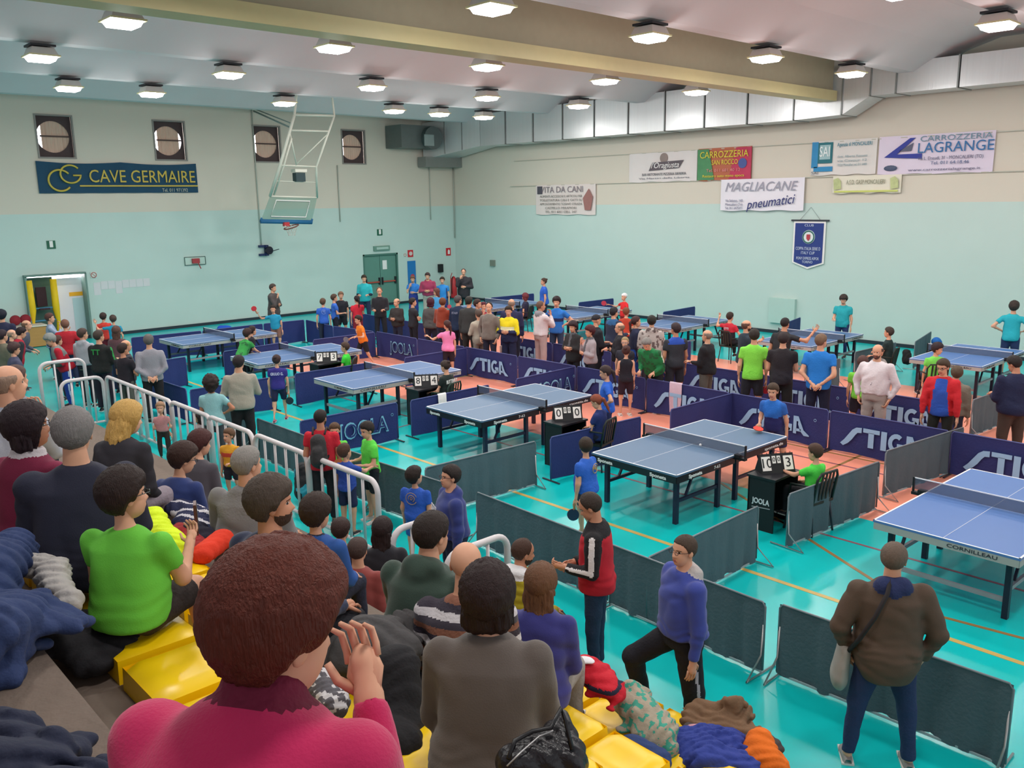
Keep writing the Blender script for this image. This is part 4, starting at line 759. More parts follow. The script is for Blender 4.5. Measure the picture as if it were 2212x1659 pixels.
def person(u,v,H,f,label,hair=('short','2b211e'),top=('tee','3060b0'),bot=('pants','22242e'),arms=('down','down'),legs=None,sit=None,z0=0.,lean=0.,side=0.,head=(0,0),skin=0,fat=1.,fem=False,beard=None,glasses=None,shoes='2a2a30',grp=None,xy=None,voxs=1.,kid=None,zt=None,extra=None,twist=0.,row=None,xr=None,nub=1.,nk=.24):
    fat=fat*1.09; rnd=random.Random(int(u*13+v*7)); kid=H<1.5 if kid is None else kid
    hs=.243*(H/1.72)**.4
    if xr:
        for dh in sorted([k*.01 for k in range(-13,14)],key=abs):
            x_=at(u,v,z0+H*(1+dh))[0]
            if xr[0]<=x_<=xr[1]: H=H*(1+dh); break
        hs=.243*(H/1.72)**.4
    yaw=math.radians(0)
    HH=H
    # ---- skeleton in local frame (+Y forward)
    pel=np.zeros(3); Rt=rotz(math.radians(twist))@rotx(-math.radians(lean))@roty(math.radians(side)); tl=(H-hs*1.16)-.515*H  # pelvis->neck base
    up,sd,fw=Rt[:,2],Rt[:,0],Rt[:,1]
    neck=pel+up*tl; hp=(head if isinstance(head,tuple) else (head,0))
    Rh=rotz(math.radians(hp[0]))@rotx(math.radians(hp[1]))
    if sit is not None or lean>18: hfw=Rh
    hc=neck+up*hs*nk+Rh@np.array([0,.06,.42])*hs
    topz=(hc+Rh[:,2]*hs*(.5+{'none':0,'ring':0,'buzz':.02,'bob':.13,'thick':.14,'curly':.2,'long':.1,'cap':.06,'headband':.07}.get(hair[0],.075)))
    shw=.105*H*(1 if not fem else .9)*fat**.5; 
    J={}
    for s,a in ((1,arms[0]),(-1,arms[1])):
        A=ARM[a] if isinstance(a,str) else a; ul,fl_=.172*H,.145*H
        sh=pel+up*tl*.835+sd*s*shw; e=sh+Rt@(nrm((A[0][0]*s,A[0][1],A[0][2])))*ul; w=e+Rt@(nrm((A[1][0]*s,A[1][1],A[1][2])))*fl_; J[s]=(sh,e,w,nrm(w-e))
    seated=sit is not None
    if legs is None: legs='sit' if seated else 'stand'
    LG={'stand':(((.07,.0,-1),(.0,-.04,-1)),((.07,.02,-1),(.0,-.04,-1))),'wide':(((.2,.02,-1),(.1,-.04,-1)),((.2,0,-1),(.1,-.04,-1))),'stride':(((.06,.42,-1),(.02,-.05,-1)),((.06,-.25,-1),(.02,-.55,-1))),
        'sit':(((.18,1,-.02),(.02,.08,-1)),((.18,1,-.02),(.02,.1,-1))),'play':(((.28,.28,-1),(.1,-.3,-1)),((.28,.1,-1),(.1,-.3,-1))),'lunge':(((.1,.75,-1),(.0,.0,-1)),((.1,-.3,-1),(0,-.4,-1)))}[legs] if isinstance(legs,str) else legs
    K={}
    th_,sh_=.243*H,.243*H
    for s,l in ((1,LG[0]),(-1,LG[1])):
        hj=pel+np.array([s*.052*H,0,-.005*H]); kn=hj+nrm((l[0][0]*s,l[0][1],l[0][2]))*th_; an=kn+nrm((l[1][0]*s,l[1][1],l[1][2]))*sh_; K[s]=(hj,kn,an)
    if seated: zp=sit+.062*H*fat**.5
    else: zp=z0+.043*H-min(K[1][2][2],K[-1][2][2])
    # ---- place: the top of the head sits where the photograph shows it
    zt_=zp+topz[2]
    vy=None
    P0=at(u,v,zt_) if xy is None else np.array([xy[0],xy[1],0])
    vd=math.atan2(P0[1]-CAM[1],P0[0]-CAM[0]); ya=vd+math.radians(f)-math.pi/2; Rz=rotz(ya)
    ofs=Rz@np.array([topz[0],topz[1],0]) if xy is None else 0
    root=np.array([P0[0],P0[1],0])-ofs; root[2]=zp
    dist=float(np.linalg.norm(root-CAM)); vox=min(max(dist*.00162,.0125),.029)*voxs; near=dist<9.5
    INFO2.append((label[:46],[round(float(a),2) for a in root],round(H,2)))
    if seated and row is not None: INFO.append((label[:40],[round(float(a),2) for a in root],'row',row,'want x',round(rowX(row)-.22,2)))
    e=empty('person',(root[0],root[1],z0 if not seated else root[2]),ya,label,'person',grp); zo=np.array([0,0,zp-(z0 if not seated else root[2])])
    sk=skinmat(skin); bw=fat
    def lev(w,d,fem):
        b=fat
        return [(-.30,.078*H,.060*H*b,-.004*H),(-.12,(.098 if fem else .090)*H*b**.6,.070*H*b,-.006*H),(.06,(.100 if fem else .093)*H*b**.7,.070*H*b,-.004*H),(.34,(.074 if fem else .083)*H*b,.058*H*b**1.2,.006*H*(b-.6)),(.62,.090*H*b**.6,.066*H*b**.8,.004*H),(.78,.100*H*b**.5,.060*H*b**.6,0),(.90,.086*H,.050*H,-.004*H),(.97,.058*H,.042*H,-.002*H),(1.02,.036*H,.034*H,0.)]
    def torso(off,lv=None,grp=1,lo=None,hi=None):
        l=lv or lev(0,0,fem)
        if lo is not None: l=[q for q in l if q[0]>=lo]
        if hi is not None: l=[q for q in l if q[0]<=hi]
        return Loft(pel+zo,up,sd,fw,tl,l,off,grp)
    lum=.0
    # ---- body
    covA=top[0] not in('tee','polo','tank') and not (len(top)>2 and top[2].get('short'))
    pr=[torso(-.014,lo=-.13)]
    pr.append(Cone(neck-up*.03*H+zo,hc-Rh[:,2]*hs*.15-Rh[:,1]*hs*.1+zo,.034*H*bw**.4*(.85 if fem or kid else 1),.031*H*(.85 if fem or kid else 1),2,k=.03))
    for s in (1,-1):
        sh,el_,w,dr=J[s]; c1=.75 if covA else 1; pr.append(Cone(sh+zo,el_+zo,.031*H*bw**.5*.8,.024*H*bw**.4*c1,3)); pr.append(Cone(el_+zo,w+zo,.0245*H*bw**.4*c1,.0165*H,4,k=.02)); pr.append(Cone(w+zo,w+dr*.05*H+zo,.016*H,.018*H,5,k=.02))
        hj,kn,an=K[s]; c2=.68 if bot[0]!='shorts' else 1; pr.append(Cone(hj+zo,kn+zo,.050*H*bw**.7*.75,.034*H*bw**.4*c2,6)); pr.append(Cone(kn+zo,an+zo,.034*H*bw**.4*c2,.021*H*c2,7,k=.02)); pr.append(Cone(an+zo,an+zo+np.array([0,.05*H,-.02*H]),.02*H,.018*H,8,k=.02))
    V,F=build(pr,vox*1.3); ids=np.zeros(len(F),int)
    hn,hm=(64,48) if near else ((40,30) if dist<16 else (28,22))
    hv,hf,hi=head_tpl(hn,hm,bool(beard)); hv=(hv*hs)@Rh.T+hc+zo; F=np.concatenate([F,hf+len(V)]); ids=np.concatenate([ids,hi]); V=np.concatenate([V,hv])
    g=G()
    for s in (1,-1):
        w,dr=J[s][2]+zo,J[s][3]; a=arms[0] if s==1 else arms[1]; pn=-sd*s if a in('down','lean','pocket') else (-up if a in('reach','hold','lap','play','knee','out') else fw*-1)
        curl=.35 if a in('down','lean') else .8
        hand(g,w+dr*.004*H,dr,s,pn,H/1.75,curl,0,near)
    hv=np.array(g.V); 
    Fq=[list(map(int,q)) for q in F]; n0=len(V); V=np.concatenate([V,hv]); Fall=Fq+[tuple(a+n0 for a in q) for q in g.F]; ids=np.concatenate([ids,np.zeros(len(g.F),int)])
    hm_=hairmat(hair[1] if hair[0] not in('cap','headband') else '2b1d18')
    me=mesh(V,Fall,[sk,LIP,hairmat(beard) if isinstance(beard,str) else hm_,EYEW,IRIS],ids,True); bo=link('body',me,e)
    # ---- hair
    if hair[0]!='none':
        tn,tf=hair_tpl(hair[0],*((72,54,True) if near else (40,30,False))); sc=hs; tv=(tn*sc)@Rh.T+hc+zo
        hmm=hairmat(hair[1]) if hair[0] not in('cap','headband') else mat(hair[1],.8,.1)
        link({'cap':'cap','headband':'headscarf'}.get(hair[0],'hair'),mesh(tv,tf,hmm,None,True),e)
    # ---- clothes
    kind,hx=top[0],top[1]; opt=top[2] if len(top)>2 else {}
    off={'tee':.010,'polo':.011,'shirt':.012,'sweater':.018,'hoodie':.024,'jacket':.026,'coat':.03,'puffer':.034,'tank':.008,'vest':.034}[kind]*(H/1.7)
    longs=kind not in('tee','polo','tank') and not opt.get('short'); hem={'coat':-.30,'puffer':-.12,'jacket':-.12,'hoodie':-.1}.get(kind,-.12)
    lv=lev(0,0,fem); base=[q for q in lv if q[0]>=hem]
    if seated: base=[q for q in base if q[0]>=-.12]
    loose=.006*H if kind in('tee','polo','hoodie','jacket','coat','sweater') else 0
    base=[(t,w+loose*(1 if t<.5 else .3),d+loose*(1.2 if t<.5 else .2),y) for t,w,d,y in base]
    tp=[Loft(pel+zo,up,sd,fw,tl,base,off,1)]
    for s in (1,-1):
        sh,el_,w,dr=J[s]
        ur=.031*H*bw**.5+off*.8
        if kind=='tank': continue
        if kind=='vest' : tp.append(Cone(sh+zo,sh*.8+el_*.2+zo,ur,ur*.9,3)); 
        if longs:
            tp.append(Cone(sh+zo,el_+zo,ur,.0245*H*bw**.4+off*.8,3)); tp.append(Cone(el_+zo,w+zo,.0245*H*bw**.4+off*.8,.0175*H+off*.55,4,k=.02,clip=True))
        else:
            m=sh*(.42)+el_*.58; tp.append(Cone(sh+zo,m+zo,ur,.030*H+off*1.1,3,clip=True))
    if kind in('hoodie','puffer','coat') or opt.get('hood'):
        if kind!='coat' or opt.get('hood'): tp.append(Cone(neck+zo-fw*.035*H+sd*.035*H-up*.01*H,neck+zo-fw*.035*H-sd*.035*H-up*.01*H,.042*H,.042*H,9,k=.03)); tp.append(Cone(neck+zo-fw*.045*H-up*.035*H,neck+zo-fw*.05*H-up*.07*H,.04*H,.02*H,9,k=.03))
    if kind in('jacket','polo','shirt','coat'): tp.append(Cone(neck+zo-up*.012*H,neck+zo+up*.014*H,.043*H*(.9 if kid else 1),.040*H*(.9 if kid else 1),10,k=.012,clip=True))
    if opt.get('mock'): tp.append(Cone(neck+zo-up*.01*H,neck+zo+up*.03*H,.045*H,.040*H,10,k=.02,clip=True))
    if opt.get('scarf'): tp.append(Cone(neck+zo+up*.0*H,neck+zo+up*.03*H,.056*H,.05*H,11,k=.02,clip=True)); tp.append(Cone(neck+zo+fw*.04*H,pel+up*tl*.5+fw*.085*H+zo,.03*H,.025*H,11,k=.01))
    wa={'tee':.010,'polo':.009,'shirt':.012,'sweater':.011,'hoodie':.014,'jacket':.013,'coat':.014,'puffer':.008,'tank':.006,'vest':.008}[kind]*(.5 if near else .7)*nub; sd_=rnd.random()*20
    def nz(P):
        Q=P-(pel+zo); z=Q@up
        n1=noise(np.stack([P[:,0]*5+sd_,P[:,1]*5,P[:,2]*9+P[:,0]*4],-1)); r=wa*1.3*(1-2*np.abs(n1))+wa*.25*noise(P*16+sd_)
        if kind in('puffer','vest'): r=r-.011*np.abs(np.sin(z*math.pi/.075))
        r=r+wa*.9*np.exp(-((z-.05*H)/.09)**2)*np.sin(z*95+3*noise(P*6+sd_)*2)*.6
        return r.astype(np.float32)
    V,F=build(tp,vox,nz); c=V[F].mean(1); mats=[mat(hx,.85,.13,7,.12 if near else .3,160 if near else 40,sheen=.2 if kind in('sweater','hoodie') else 0)]; ids=np.zeros(len(F),int)
    gr=groups(tp,c); Q=c-(pel+zo); tz=(Q@up)/tl; tx=Q@sd; ty=Q@fw
    def setm(mask,h,r=.85):
        mats.append(mat(h,r,.12,7,.3,60)); ids[mask]=len(mats)-1
    if 'sleeve' in opt: setm((gr==3)|(gr==4),opt['sleeve'])
    if 'yoke' in opt: setm((tz>opt.get('yt',.62))&((gr==1)|(gr>=9)),opt['yoke'])
    if 'low' in opt: setm((tz<opt.get('lt',.35))&(gr==1),opt['low'])
    if 'forearm' in opt: setm(gr==4,opt['forearm'])
    if 'chest' in opt: setm((tz>.42)&(tz<.60)&(gr==1)&(ty>0),opt['chest'])
    if 'stripes' in opt:
        cs,per=opt['stripes']; zz=c[:,2]/per; 
        for q,h in enumerate(cs): setm((np.floor(zz).astype(int)%(len(cs)+1))==q+1,h)
    if 'open' in opt: setm((np.abs(tx)<opt.get('ow',.045)*H*(1.6-tz*.7))&(ty>0)&((gr==1)|(gr==10))&(tz<.97),opt['open'])
    if 'band' in opt: setm((np.abs(tx)>.076*H)&(gr==1)&(tz<.75)&(tz>.0),opt['band'])
    if 'arc' in opt: 
        R0=np.hypot(np.abs(tx)-.10*H,(tz-.72)*tl*.5); setm((np.abs(c@np.array([0,0,1])*0+R0-.035*H)<.006*H)|(((gr==3))&(np.abs((Q@fw))<.008)),opt['arc'])
    if 'sstripe' in opt:
        m=np.zeros(len(F),bool)
        for s in (1,-1):
            sh,el_,w,dr=J[s]; o=np.cross(dr,fw); o=nrm((sh-pel)*np.array([1,1,0])+sd*s*.3)
            for a,b in ((sh,el_),(el_,w)):
                t=np.clip(((c-a-zo)@(b-a))/((b-a)@(b-a)),0,1); q=c-zo-a-t[:,None]*(b-a); nq=q/np.maximum(np.linalg.norm(q,axis=1),1e-5)[:,None]; m|=(((gr==3)|(gr==4))&((nq@nrm(sd*s+np.array([0,0,.3])))>.93)&(np.linalg.norm(q,axis=1)<.09))
        setm(m,opt['sstripe'])
    if 'zip' in opt: setm((np.abs(tx)<.007)&(ty>0)&(gr==1),opt['zip'])
    if 'dots' in opt: setm(noise(c*16)+.5*noise(c*35)>.28,opt['dots'])
    if 'hoodc' in opt: setm((gr==9),opt['hoodc'])
    if 'scarf' in opt: setm(gr==11,opt['scarf'])
    if 'collar' in opt: setm((tz>1.0) if opt.get('mock') else (gr==10),opt['collar'])
    nm={'tee':'t_shirt','polo':'polo_shirt','tank':'tank_top','puffer':'padded_jacket','vest':'padded_vest'}.get(kind,kind)
    to=link(nm,mesh(V,F,mats,ids,True),e)
    if 'text' in opt:
        s_,hh,mm,wd=opt['text']; bk=opt.get('tback',True); zz=.72*tl if bk else .66*tl; rr=-.066*H*bw**.8-off-.012 if bk else .070*H*bw**.8+off+.012
        pt=pel+zo+up*zz+fw*rr
        M=Matrix(((sd[0]*(1 if bk else -1),up[0],-fw[0]*(1 if bk else -1)),(sd[1]*(1 if bk else -1),up[1],-fw[1]*(1 if bk else -1)),(sd[2]*(1 if bk else -1),up[2],-fw[2]*(1 if bk else -1))))
        if s_=='@':
            g=G(); r_=hh*.45; ml=[mat(mm,.7,.3,30)]
            for rr_,a0,a1,tt in ((r_,20,330,.012),(r_*.55,-60,200,.014),(r_*.2,0,340,.012)): g.tube([M@Vector((rr_*math.cos(math.radians(a0+(a1-a0)*k/14)),rr_*math.sin(math.radians(a0+(a1-a0)*k/14)),0)) for k in range(15)],tt*H*.35,4)
            g.obj('printed_emblem',ml,e,pt)
        else: T(s_,e,pt,M.to_euler(),hh,mat(mm,.7,.05),wd,bold=.002)
    # ---- trousers / shorts
    bk_,bh=bot[0],bot[1]; bo_=bot[2] if len(bot)>2 else {}
    off2=.016*H/1.7; bp=[Loft(pel+zo,np.array([0,0,1.]) if seated else up,sd if not seated else np.array([1.,0,0]),fw if not seated else np.array([0,1.,0]),tl,[(-.12,.086*H*bw**.6,.064*H*bw,-.004*H),(.06,.094*H*bw**.6,.070*H*bw,-.004*H),(.20,.088*H*bw**.7,.066*H*bw,-.002*H)],off2*.5,1)]
    for s in (1,-1):
        hj,kn,an=K[s]
        if bk_ in('pants','jeans','track'):
            wd={'pants':1.15,'jeans':1.0,'track':1.35}[bk_]
            bp.append(Cone(hj+zo,kn+zo,.052*H*bw**.7+off2*.4,.037*H*wd*bw**.3,6)); bp.append(Cone(kn+zo,an+(kn-an)*.02+zo,.037*H*wd*bw**.3,.029*H*wd,7,k=.02,clip=True))
        else:
            m=hj*(.12)+kn*.88; bp.append(Cone(hj+zo,m+zo,.052*H*bw**.7+off2*.6,.049*H*bw**.5,6,clip=True))
    V,F=build(bp,vox*1.1,lambda P:(.007*(1-2*np.abs(noise(np.stack([P[:,0]*6+sd_,P[:,1]*6,P[:,2]*9],-1))))+.002*noise(P*22)).astype(np.float32)); mats=[mat(bh,.85,.14,6,.3,50)]; ids=np.zeros(len(F),int)
    if 'stripe' in bo_:
        c=V[F].mean(1); m=np.zeros(len(F),bool)
        for s in (1,-1):
            hj,kn,an=K[s]
            for a,b in ((hj,kn),(kn,an)):
                t=np.clip(((c-a-zo)@(b-a))/((b-a)@(b-a)),0,1); q=c-zo-a-t[:,None]*(b-a); m|=((q[:,0]*s>.02)&(np.abs(q[:,1])<.012)&(np.linalg.norm(q,axis=1)<.12)&(t>0)&(t<1))
        mats.append(mat(bo_['stripe'],.7,.05)); ids[m]=1
    link('shorts' if bk_=='shorts' else 'trousers',mesh(V,F,mats,ids,True),e)
    # ---- shoes
    for s in (1,-1):
        an=K[s][2]+zo; gz=an[2]-.043*H
        sg=G(); L_=.15*H; cy=an[1]+.035*H; cx=an[0]; 
        prs=[]
        for t,(yy,hw,hh) in enumerate(((-.42,.55,.6),(-.3,.75,.9),(0,.85,.85),(.25,1.,.55),(.42,.8,.42),(.5,.45,.3))):
            prs.append((yy*L_+cy,hw*.027*H,hh*.045*H))
        V=[];F_=[]
        for yy,hw,hh in prs:
            for a,b in ((-1,0),(-1,.5),(-.6,1),(.6,1),(1,.5),(1,0)): V.append((cx+a*hw,yy,gz+b*hh))
        for q in range(5):
            for a in range(6): F_.append((q*6+a,q*6+(a+1)%6,q*6+6+(a+1)%6,q*6+6+a))
        F_+=[(0,1,2,3,4,5),tuple(range(30,36))]; sg.add(V,F_,0,True); sh=sg.obj('shoe',mat(shoes,.6,.15,8),e)
        G().box((cx,cy+.01,gz+.008),(.052*H,L_*.92,.016)).obj('sole',mat('d8d4cf',.6,.05),sh)
    # ---- glasses
    if glasses:
        g=G(); Mh=Matrix([list(r) for r in Rh]); c0=hc+zo
        def hp_(x,y,z): return Vector(c0+Rh@(np.array([x,y,z])*hs))
        for s in (-1,1):
            g.tube([hp_(s*.14+.075*math.cos(a),.43-.02*abs(math.cos(a)),.03+.05*math.sin(a)) for a in [k*math.pi/6 for k in range(12)]],.0022*(1 if near else 1.8),4,closed=True); g.tube([hp_(s*.215,.41,.05),hp_(s*.34,.1,.05),hp_(s*.34,-.04,.03)],.0022*(1 if near else 1.8),4)
        g.tube([hp_(-.065,.44,.04),hp_(.065,.44,.04)],.0022,4); g.obj('glasses',mat(glasses,.4,.1),e)
    # ---- held bat
    for s,a in ((1,arms[0]),(-1,arms[1])):
        pass
    if extra:
        R3=lambda p:Vector((Rz@np.array(p))+np.array([root[0],root[1],z0 if not seated else root[2]]))
        for x in (extra if isinstance(extra,list) else [extra]): x(dict(J=J,K=K,zo=zo,e=e,R=R3,H=H,hc=hc+zo,hs=hs,Rh=Rh,neck=neck+zo,pel=pel+zo,up=up,fw=fw,sd=sd,tl=tl,Rz=Rz,ya=ya,fat=bw,off=off))
    NPEOPLE[0]+=1
    return e
def bat(s=1,colr='c8282e',lab='red table tennis bat held by a player'):
    def f(c):
        w=c['J'][s][2]+c['zo']+c['J'][s][3]*.09; p=c['R'](w); d=Vector(c['Rz']@c['J'][s][3]); b=empty('table_tennis_bat',p,0,lab,'bat','table tennis bats in play')
        d=d.normalized(); n=Vector(CAM)-p; n=(n-d*n.dot(d)).normalized(); x=d.cross(n); M=Matrix((x,d,n)).transposed()
        g=G(); k=18; pts=[M@Vector((.078*math.cos(t),.13+.082*math.sin(t),0)) for t in [j*2*math.pi/k for j in range(k)]]
        g.poly([q+n*.002 for q in pts],n,.006); g.obj('rubber',mat(colr,.6,.05),b); g=G(); g.poly([q-n*.006 for q in pts],n,.008); g.bar(M@Vector((0,-.04,0)),M@Vector((0,.06,0)),.024,.02); g.obj('blade',mat('a07a4e',.6,.1),b)
    return f
def backpack(colr,lab):
    def f(c):
        p=c['pel']+c['up']*c['tl']*.55-c['fw']*(.07*c['H']*c['fat']+c['off']+.09); b=empty('backpack',c['R'](p),c['ya'],lab,'backpack')
        m=mat(colr,.8,.15,8,.3,40); V,F=build([Cone((0,0,-.14),(0,.0,.12),.12,.10,flat=(v3(0,1,0),1.35)),Cone((0,-.08,-.12),(0,-.08,-.0),.08,.07,flat=(v3(0,1,0),1.4))],.012,lambda P:.008*noise(P*22)); link('bag_body',mesh(V,F,m,None,True),b)
        g=G()
        for s in (-1,1): g.tube([(s*.08,.06,.2),(s*.09,.16,.27),(s*.1,.27,.2),(s*.11,.29,.0),(s*.1,.1,-.14)],.015,6)
        g.obj('strap',mat('3a3436',.8,.1),b)
    return f
# ------------------------------------------------------------------ umpires with their tables
def ump(ut,kid,brand,la,lb,lc,cl,**kw):
    p=at(*ut,.74); umpire(p[0],p[1],0,la,lb,lc,brand)
def seatedon(u,v,H,f,label,chl,chc='1c2420',**kw):
    e=person(u,v,H,f,label,sit=.45,**kw); r=e.location; a=e.rotation_euler[2]; o=Vector((-math.sin(a),math.cos(a),0))*.06
    chair(r.x+o.x,r.y+o.y,a,chl,chc); e.location.z=e.location.z; return e
ump((1672,1020),0,'JOOLA','with white lettering beside the table with the ball','reading 10 and 3 on the black umpire table with lettering',('10','3'),0)
seatedon(1758,958,1.32,55,'boy in bright green t-shirt seated as umpire beside the 10-3 scoreboard','black slatted chair of the umpire boy beside the 10-3 scoreboard',hair=('short','4a3226'),top=('tee','4fd44a'),bot=('pants','1e1e24'),arms=('lap','reach'),head=(10,-8))
ump((1222,908),0,None,'beside the table with the 0-0 scoreboard','reading 0 and 0 in front of the red haired girl',('0','0'),0)
seatedon(1280,853,1.45,62,'red haired girl in navy shirt seated as umpire at the 0-0 scoreboard','black chair with white print under the red haired girl umpire',hair=('pony','8c4630'),top=('tee','1f2d66'),bot=('pants','1e2238'),arms=('lap','lap'),head=(10,-30))
ump((917,836),0,None,'behind the white towel barrier','reading 8 held by the umpire in black',('8','4'),0)
seatedon(958,778,1.5,52,'girl with dark hair in white-lettered black shirt seated as umpire at the third table','dark green chair of the umpire in the black lettered shirt','1d3a30',hair=('bun','3a2a24'),top=('tee','1f2a28',{'text':('BUTTERFLY',.075,'e4e8e6',.34)}),bot=('pants','1a1a20'),arms=('reach','lap'),head=(6,-12))
ump((703,783),0,None,'beside the seated boy in green at the third court','reading 7 beside the seated green shirt boy',('7','3'),0)
seatedon(743,739,1.38,75,'boy in bright green shirt seated as umpire beside the 7 scoreboard','black chair of the green umpire boy near the orange shirt player',hair=('short','4a352b'),top=('tee','3ccf3a'),bot=('pants','1e1e24'),arms=('lap','lap'),head=(0,-5))
P=person
def phone(c):
    w=c['J'][1][2]+c['zo']+c['J'][1][3]*.13; b=empty('phone',c['R'](w+c['fw']*.02),c['ya']+.5,'dark phone in reddish case held up by the boy in bright green','phone')
    G().box((0,0,.02),(.014,.075,.16)).obj('phone_case',mat('5a3230',.4,.1),b); G().box((.0075,0,.02),(.002,.066,.14)).obj('screen',mat('15171c',.15,.05),b)
def messenger(c):
    b=empty('shoulder_bag',c['R'](c['pel']-c['sd']*.30+np.array([0,.02,-.12])),c['ya'],'pale grey shoulder bag with dark strap hanging from the man in the brown coat','bag')
    V,F=build([Cone((0,0,.1),(-.02,0,-.1),.10,.13,flat=(v3(1,0,0),1.9))],.012,lambda P:.005*noise(P*18)); link('bag_body',mesh(V,F,mat('9c9690',.8,.1),None,True),b)
    G().tube([(.02,-.06,.12),(.07,-.20,.3),(.16,-.235,.5),(.24,-.2,.68),(.27,-.1,.74),(.3,.0,.72)],.017,6).obj('strap',mat('2a2426',.8,.1),b)
# ---- near aisle and courts
P(1935,1168,1.80,12,'heavy man in long brown coat with navy hood and shoulder bag, seen from behind',hair=('balding','6b5a4e'),top=('coat','57463a',{'hood':1,'hoodc':'26305a'}),bot=('jeans','27345a'),arms=('pocket','pocket'),fat=1.28,head=(-18,-6),legs='wide',shoes='8d8a88',extra=messenger)
P(1478,1157,1.74,118,'teenage boy with glasses in blue hoodie with pale grey hood stepping over a seat',hair=('buzz','4a3a30'),top=('hoodie','39479a',{'hoodc':'bdb6b4'}),bot=('track','191720',{'stripe':'a9a6b5'}),arms=('down','down'),legs=(((.45,.95,-.75),(.1,-.25,-1)),((.08,-.12,-1),(.0,-.08,-1))),glasses='3a2a2c',fat=1.18,head=(14,2),shoes='6a4a3c')
P(1258,1066,1.76,80,'man in red and black track jacket with white arcs walking along the grey barriers',hair=('balding','3a2e28'),skin=1,top=('jacket','c21f30',{'sleeve':'1d1a1e','sstripe':'e8e0e0','collar':'1d1a1e','yoke':'1d1a1e','yt':.84}),bot=('jeans','22344e'),arms=(((.12,.05,-1),(-.6,.7,-.1)),((.15,.0,-1),(-.25,.95,.05))),head=(5,-28),legs='stand')
P(1265,944,1.36,60,fat=1.3,label='boy in blue t-shirt walking away at the left end of the ball table',hair=('short','37291f'),top=('tee','2d62c4',{'text':('@',.14,'c09a5a',.15)}),bot=('shorts','2c3c50'),arms=('down','down'),legs='stride',head=(-50,-4),shoes='22222a',extra=bat(-1,'23304a','dark table tennis bat in the hand of the boy in blue by the ball table'))
P(1669,829,1.50,158,'boy in blue polo holding a red bat before his chest behind the ball table',hair=('short','4c3a2c'),top=('polo','2a6fc8',{'low':'262a66','lt':.45,'sleeve':'2f66b8'}),bot=('shorts','262a55'),arms=('hold','down'),legs='play',lean=12,head=(8,-12),extra=bat(1,'e04434','red table tennis bat held before the chest by the boy behind the ball table'))
P(893,1007,1.36,-28,fat=1.2,label='boy in blue t-shirt with round back print looking right, by the grey barriers',hair=('thick','2a1e1a'),top=('tee','2b58b8',{'text':('@',.16,'a0806a',.17)}),bot=('shorts','2e66b0'),arms=('down','down'),head=(-30,8),xr=(-19.35,-18.9))
P(972,1004,1.78,105,'heavy man with glasses in navy hooded sweatshirt with pale cords',hair=('short','2e2422'),top=('hoodie','2f3a7c',{'text':('SPS',.09,'d8d6e0',.2),'tback':False}),bot=('jeans','27304a'),arms=('down','down'),glasses='5a3038',fat=1.35,head=(8,4),xr=(-19.75,-19.2))
P(787,912,1.40,112,'boy in bright green shirt and black shorts smiling by the grey barrier',hair=('short','2b201c'),top=('tee','5fd84a'),bot=('shorts','1a1b22'),arms=('hold','hold'),head=(10,-14),shoes='b9b3b0',extra=bat(1,'a3542c','brown faced bat pressed to the chest of the smiling green shirt boy'))
P(722,914,1.2,178,'boy in bright green shirt standing behind the red haired child, face to the stands',hair=('short','5a3f2c'),top=('tee','6fdc52',{'text':('11',.05,'e8f0e8',.05),'tback':False}),bot=('shorts','1b1c24'),head=(0,-4))
P(692,884,1.78,-12,'bearded man in red t-shirt carrying a dark backpack near the railings',hair=('buzz','2a2120'),skin=1,beard='2a2120',top=('tee','cc2436'),bot=('pants','26242a'),arms=('down','down'),head=(-20,0),fat=1.1,extra=backpack('3d3a3c','dark grey backpack worn by the bearded man in red'),xr=(-19.35,-18.95))
P(742,958,1.22,-40,'small child in blue shirt bending arms in front of the man in red',hair=('short','4c3227'),top=('tee','2f4ea6'),bot=('shorts','23284a'),arms=('reach','down'),head=(-10,10))
P(492,925,1.1,150,'girl in yellow and orange shirt smiling behind the railing bars',hair=('short','6a4c38'),top=('tee','e2a02c',{'chest':'cf4a38'}),bot=('shorts','2a2430'),arms=('down','hold'),head=(-20,0))
P(345,868,1.0,170,'pale child with fair hair partly hidden by railing bars beside the grey sweater man',hair=('short','a98468'),top=('tee','c98e90'),bot=('pants','3a3230'),skin=3)
P(425,888,.85,120,'small dark haired child in white shirt sitting behind the railing under the strap woman',hair=('long','3a2a28'),top=('tee','cfc3c6'),bot=('pants','2b3040'))
P(454,807,1.56,-8,'woman with dark curly hair in pale turquoise t-shirt with thin shoulder strap',hair=('curly','352827'),skin=2,top=('tee','8fc0c4'),bot=('pants','4a4c52'),arms=('hips','hold'),fem=True,head=(-8,0))
P(515,767,1.76,0,'man in beige sweater and dark trousers seen from behind with arms crossed',hair=('short','2b2224'),top=('sweater','a89e90'),bot=('pants','241f22'),arms=('cross','cross'),fat=1.18,head=(-22,0))
P(597,765,1.36,-8,'girl in purple shirt with white name print and shorts walking by a court',hair=('bun','3f2a2a'),top=('tee','342c7e',{'text':('GIULIO G.',.055,'d8d4ea',.25)}),bot=('shorts','1f2040'),legs='stride',head=(-12,0),shoes='b0566a',extra=bat(1,'22303c','dark table tennis bat in the right hand of the girl in purple'))
P(536,709,1.42,-45,'boy in green patterned shirt leaning over the table end with arm stretched out',hair=('thick','3a2420'),top=('tee','3a9a48',{'dots':'2c6a3a'}),bot=('shorts','22242c'),arms=('reach','reach'),lean=28,legs='lunge',head=(-10,-10),extra=bat(1,'23242c','black bat stretched over the table by the green patterned shirt boy'))
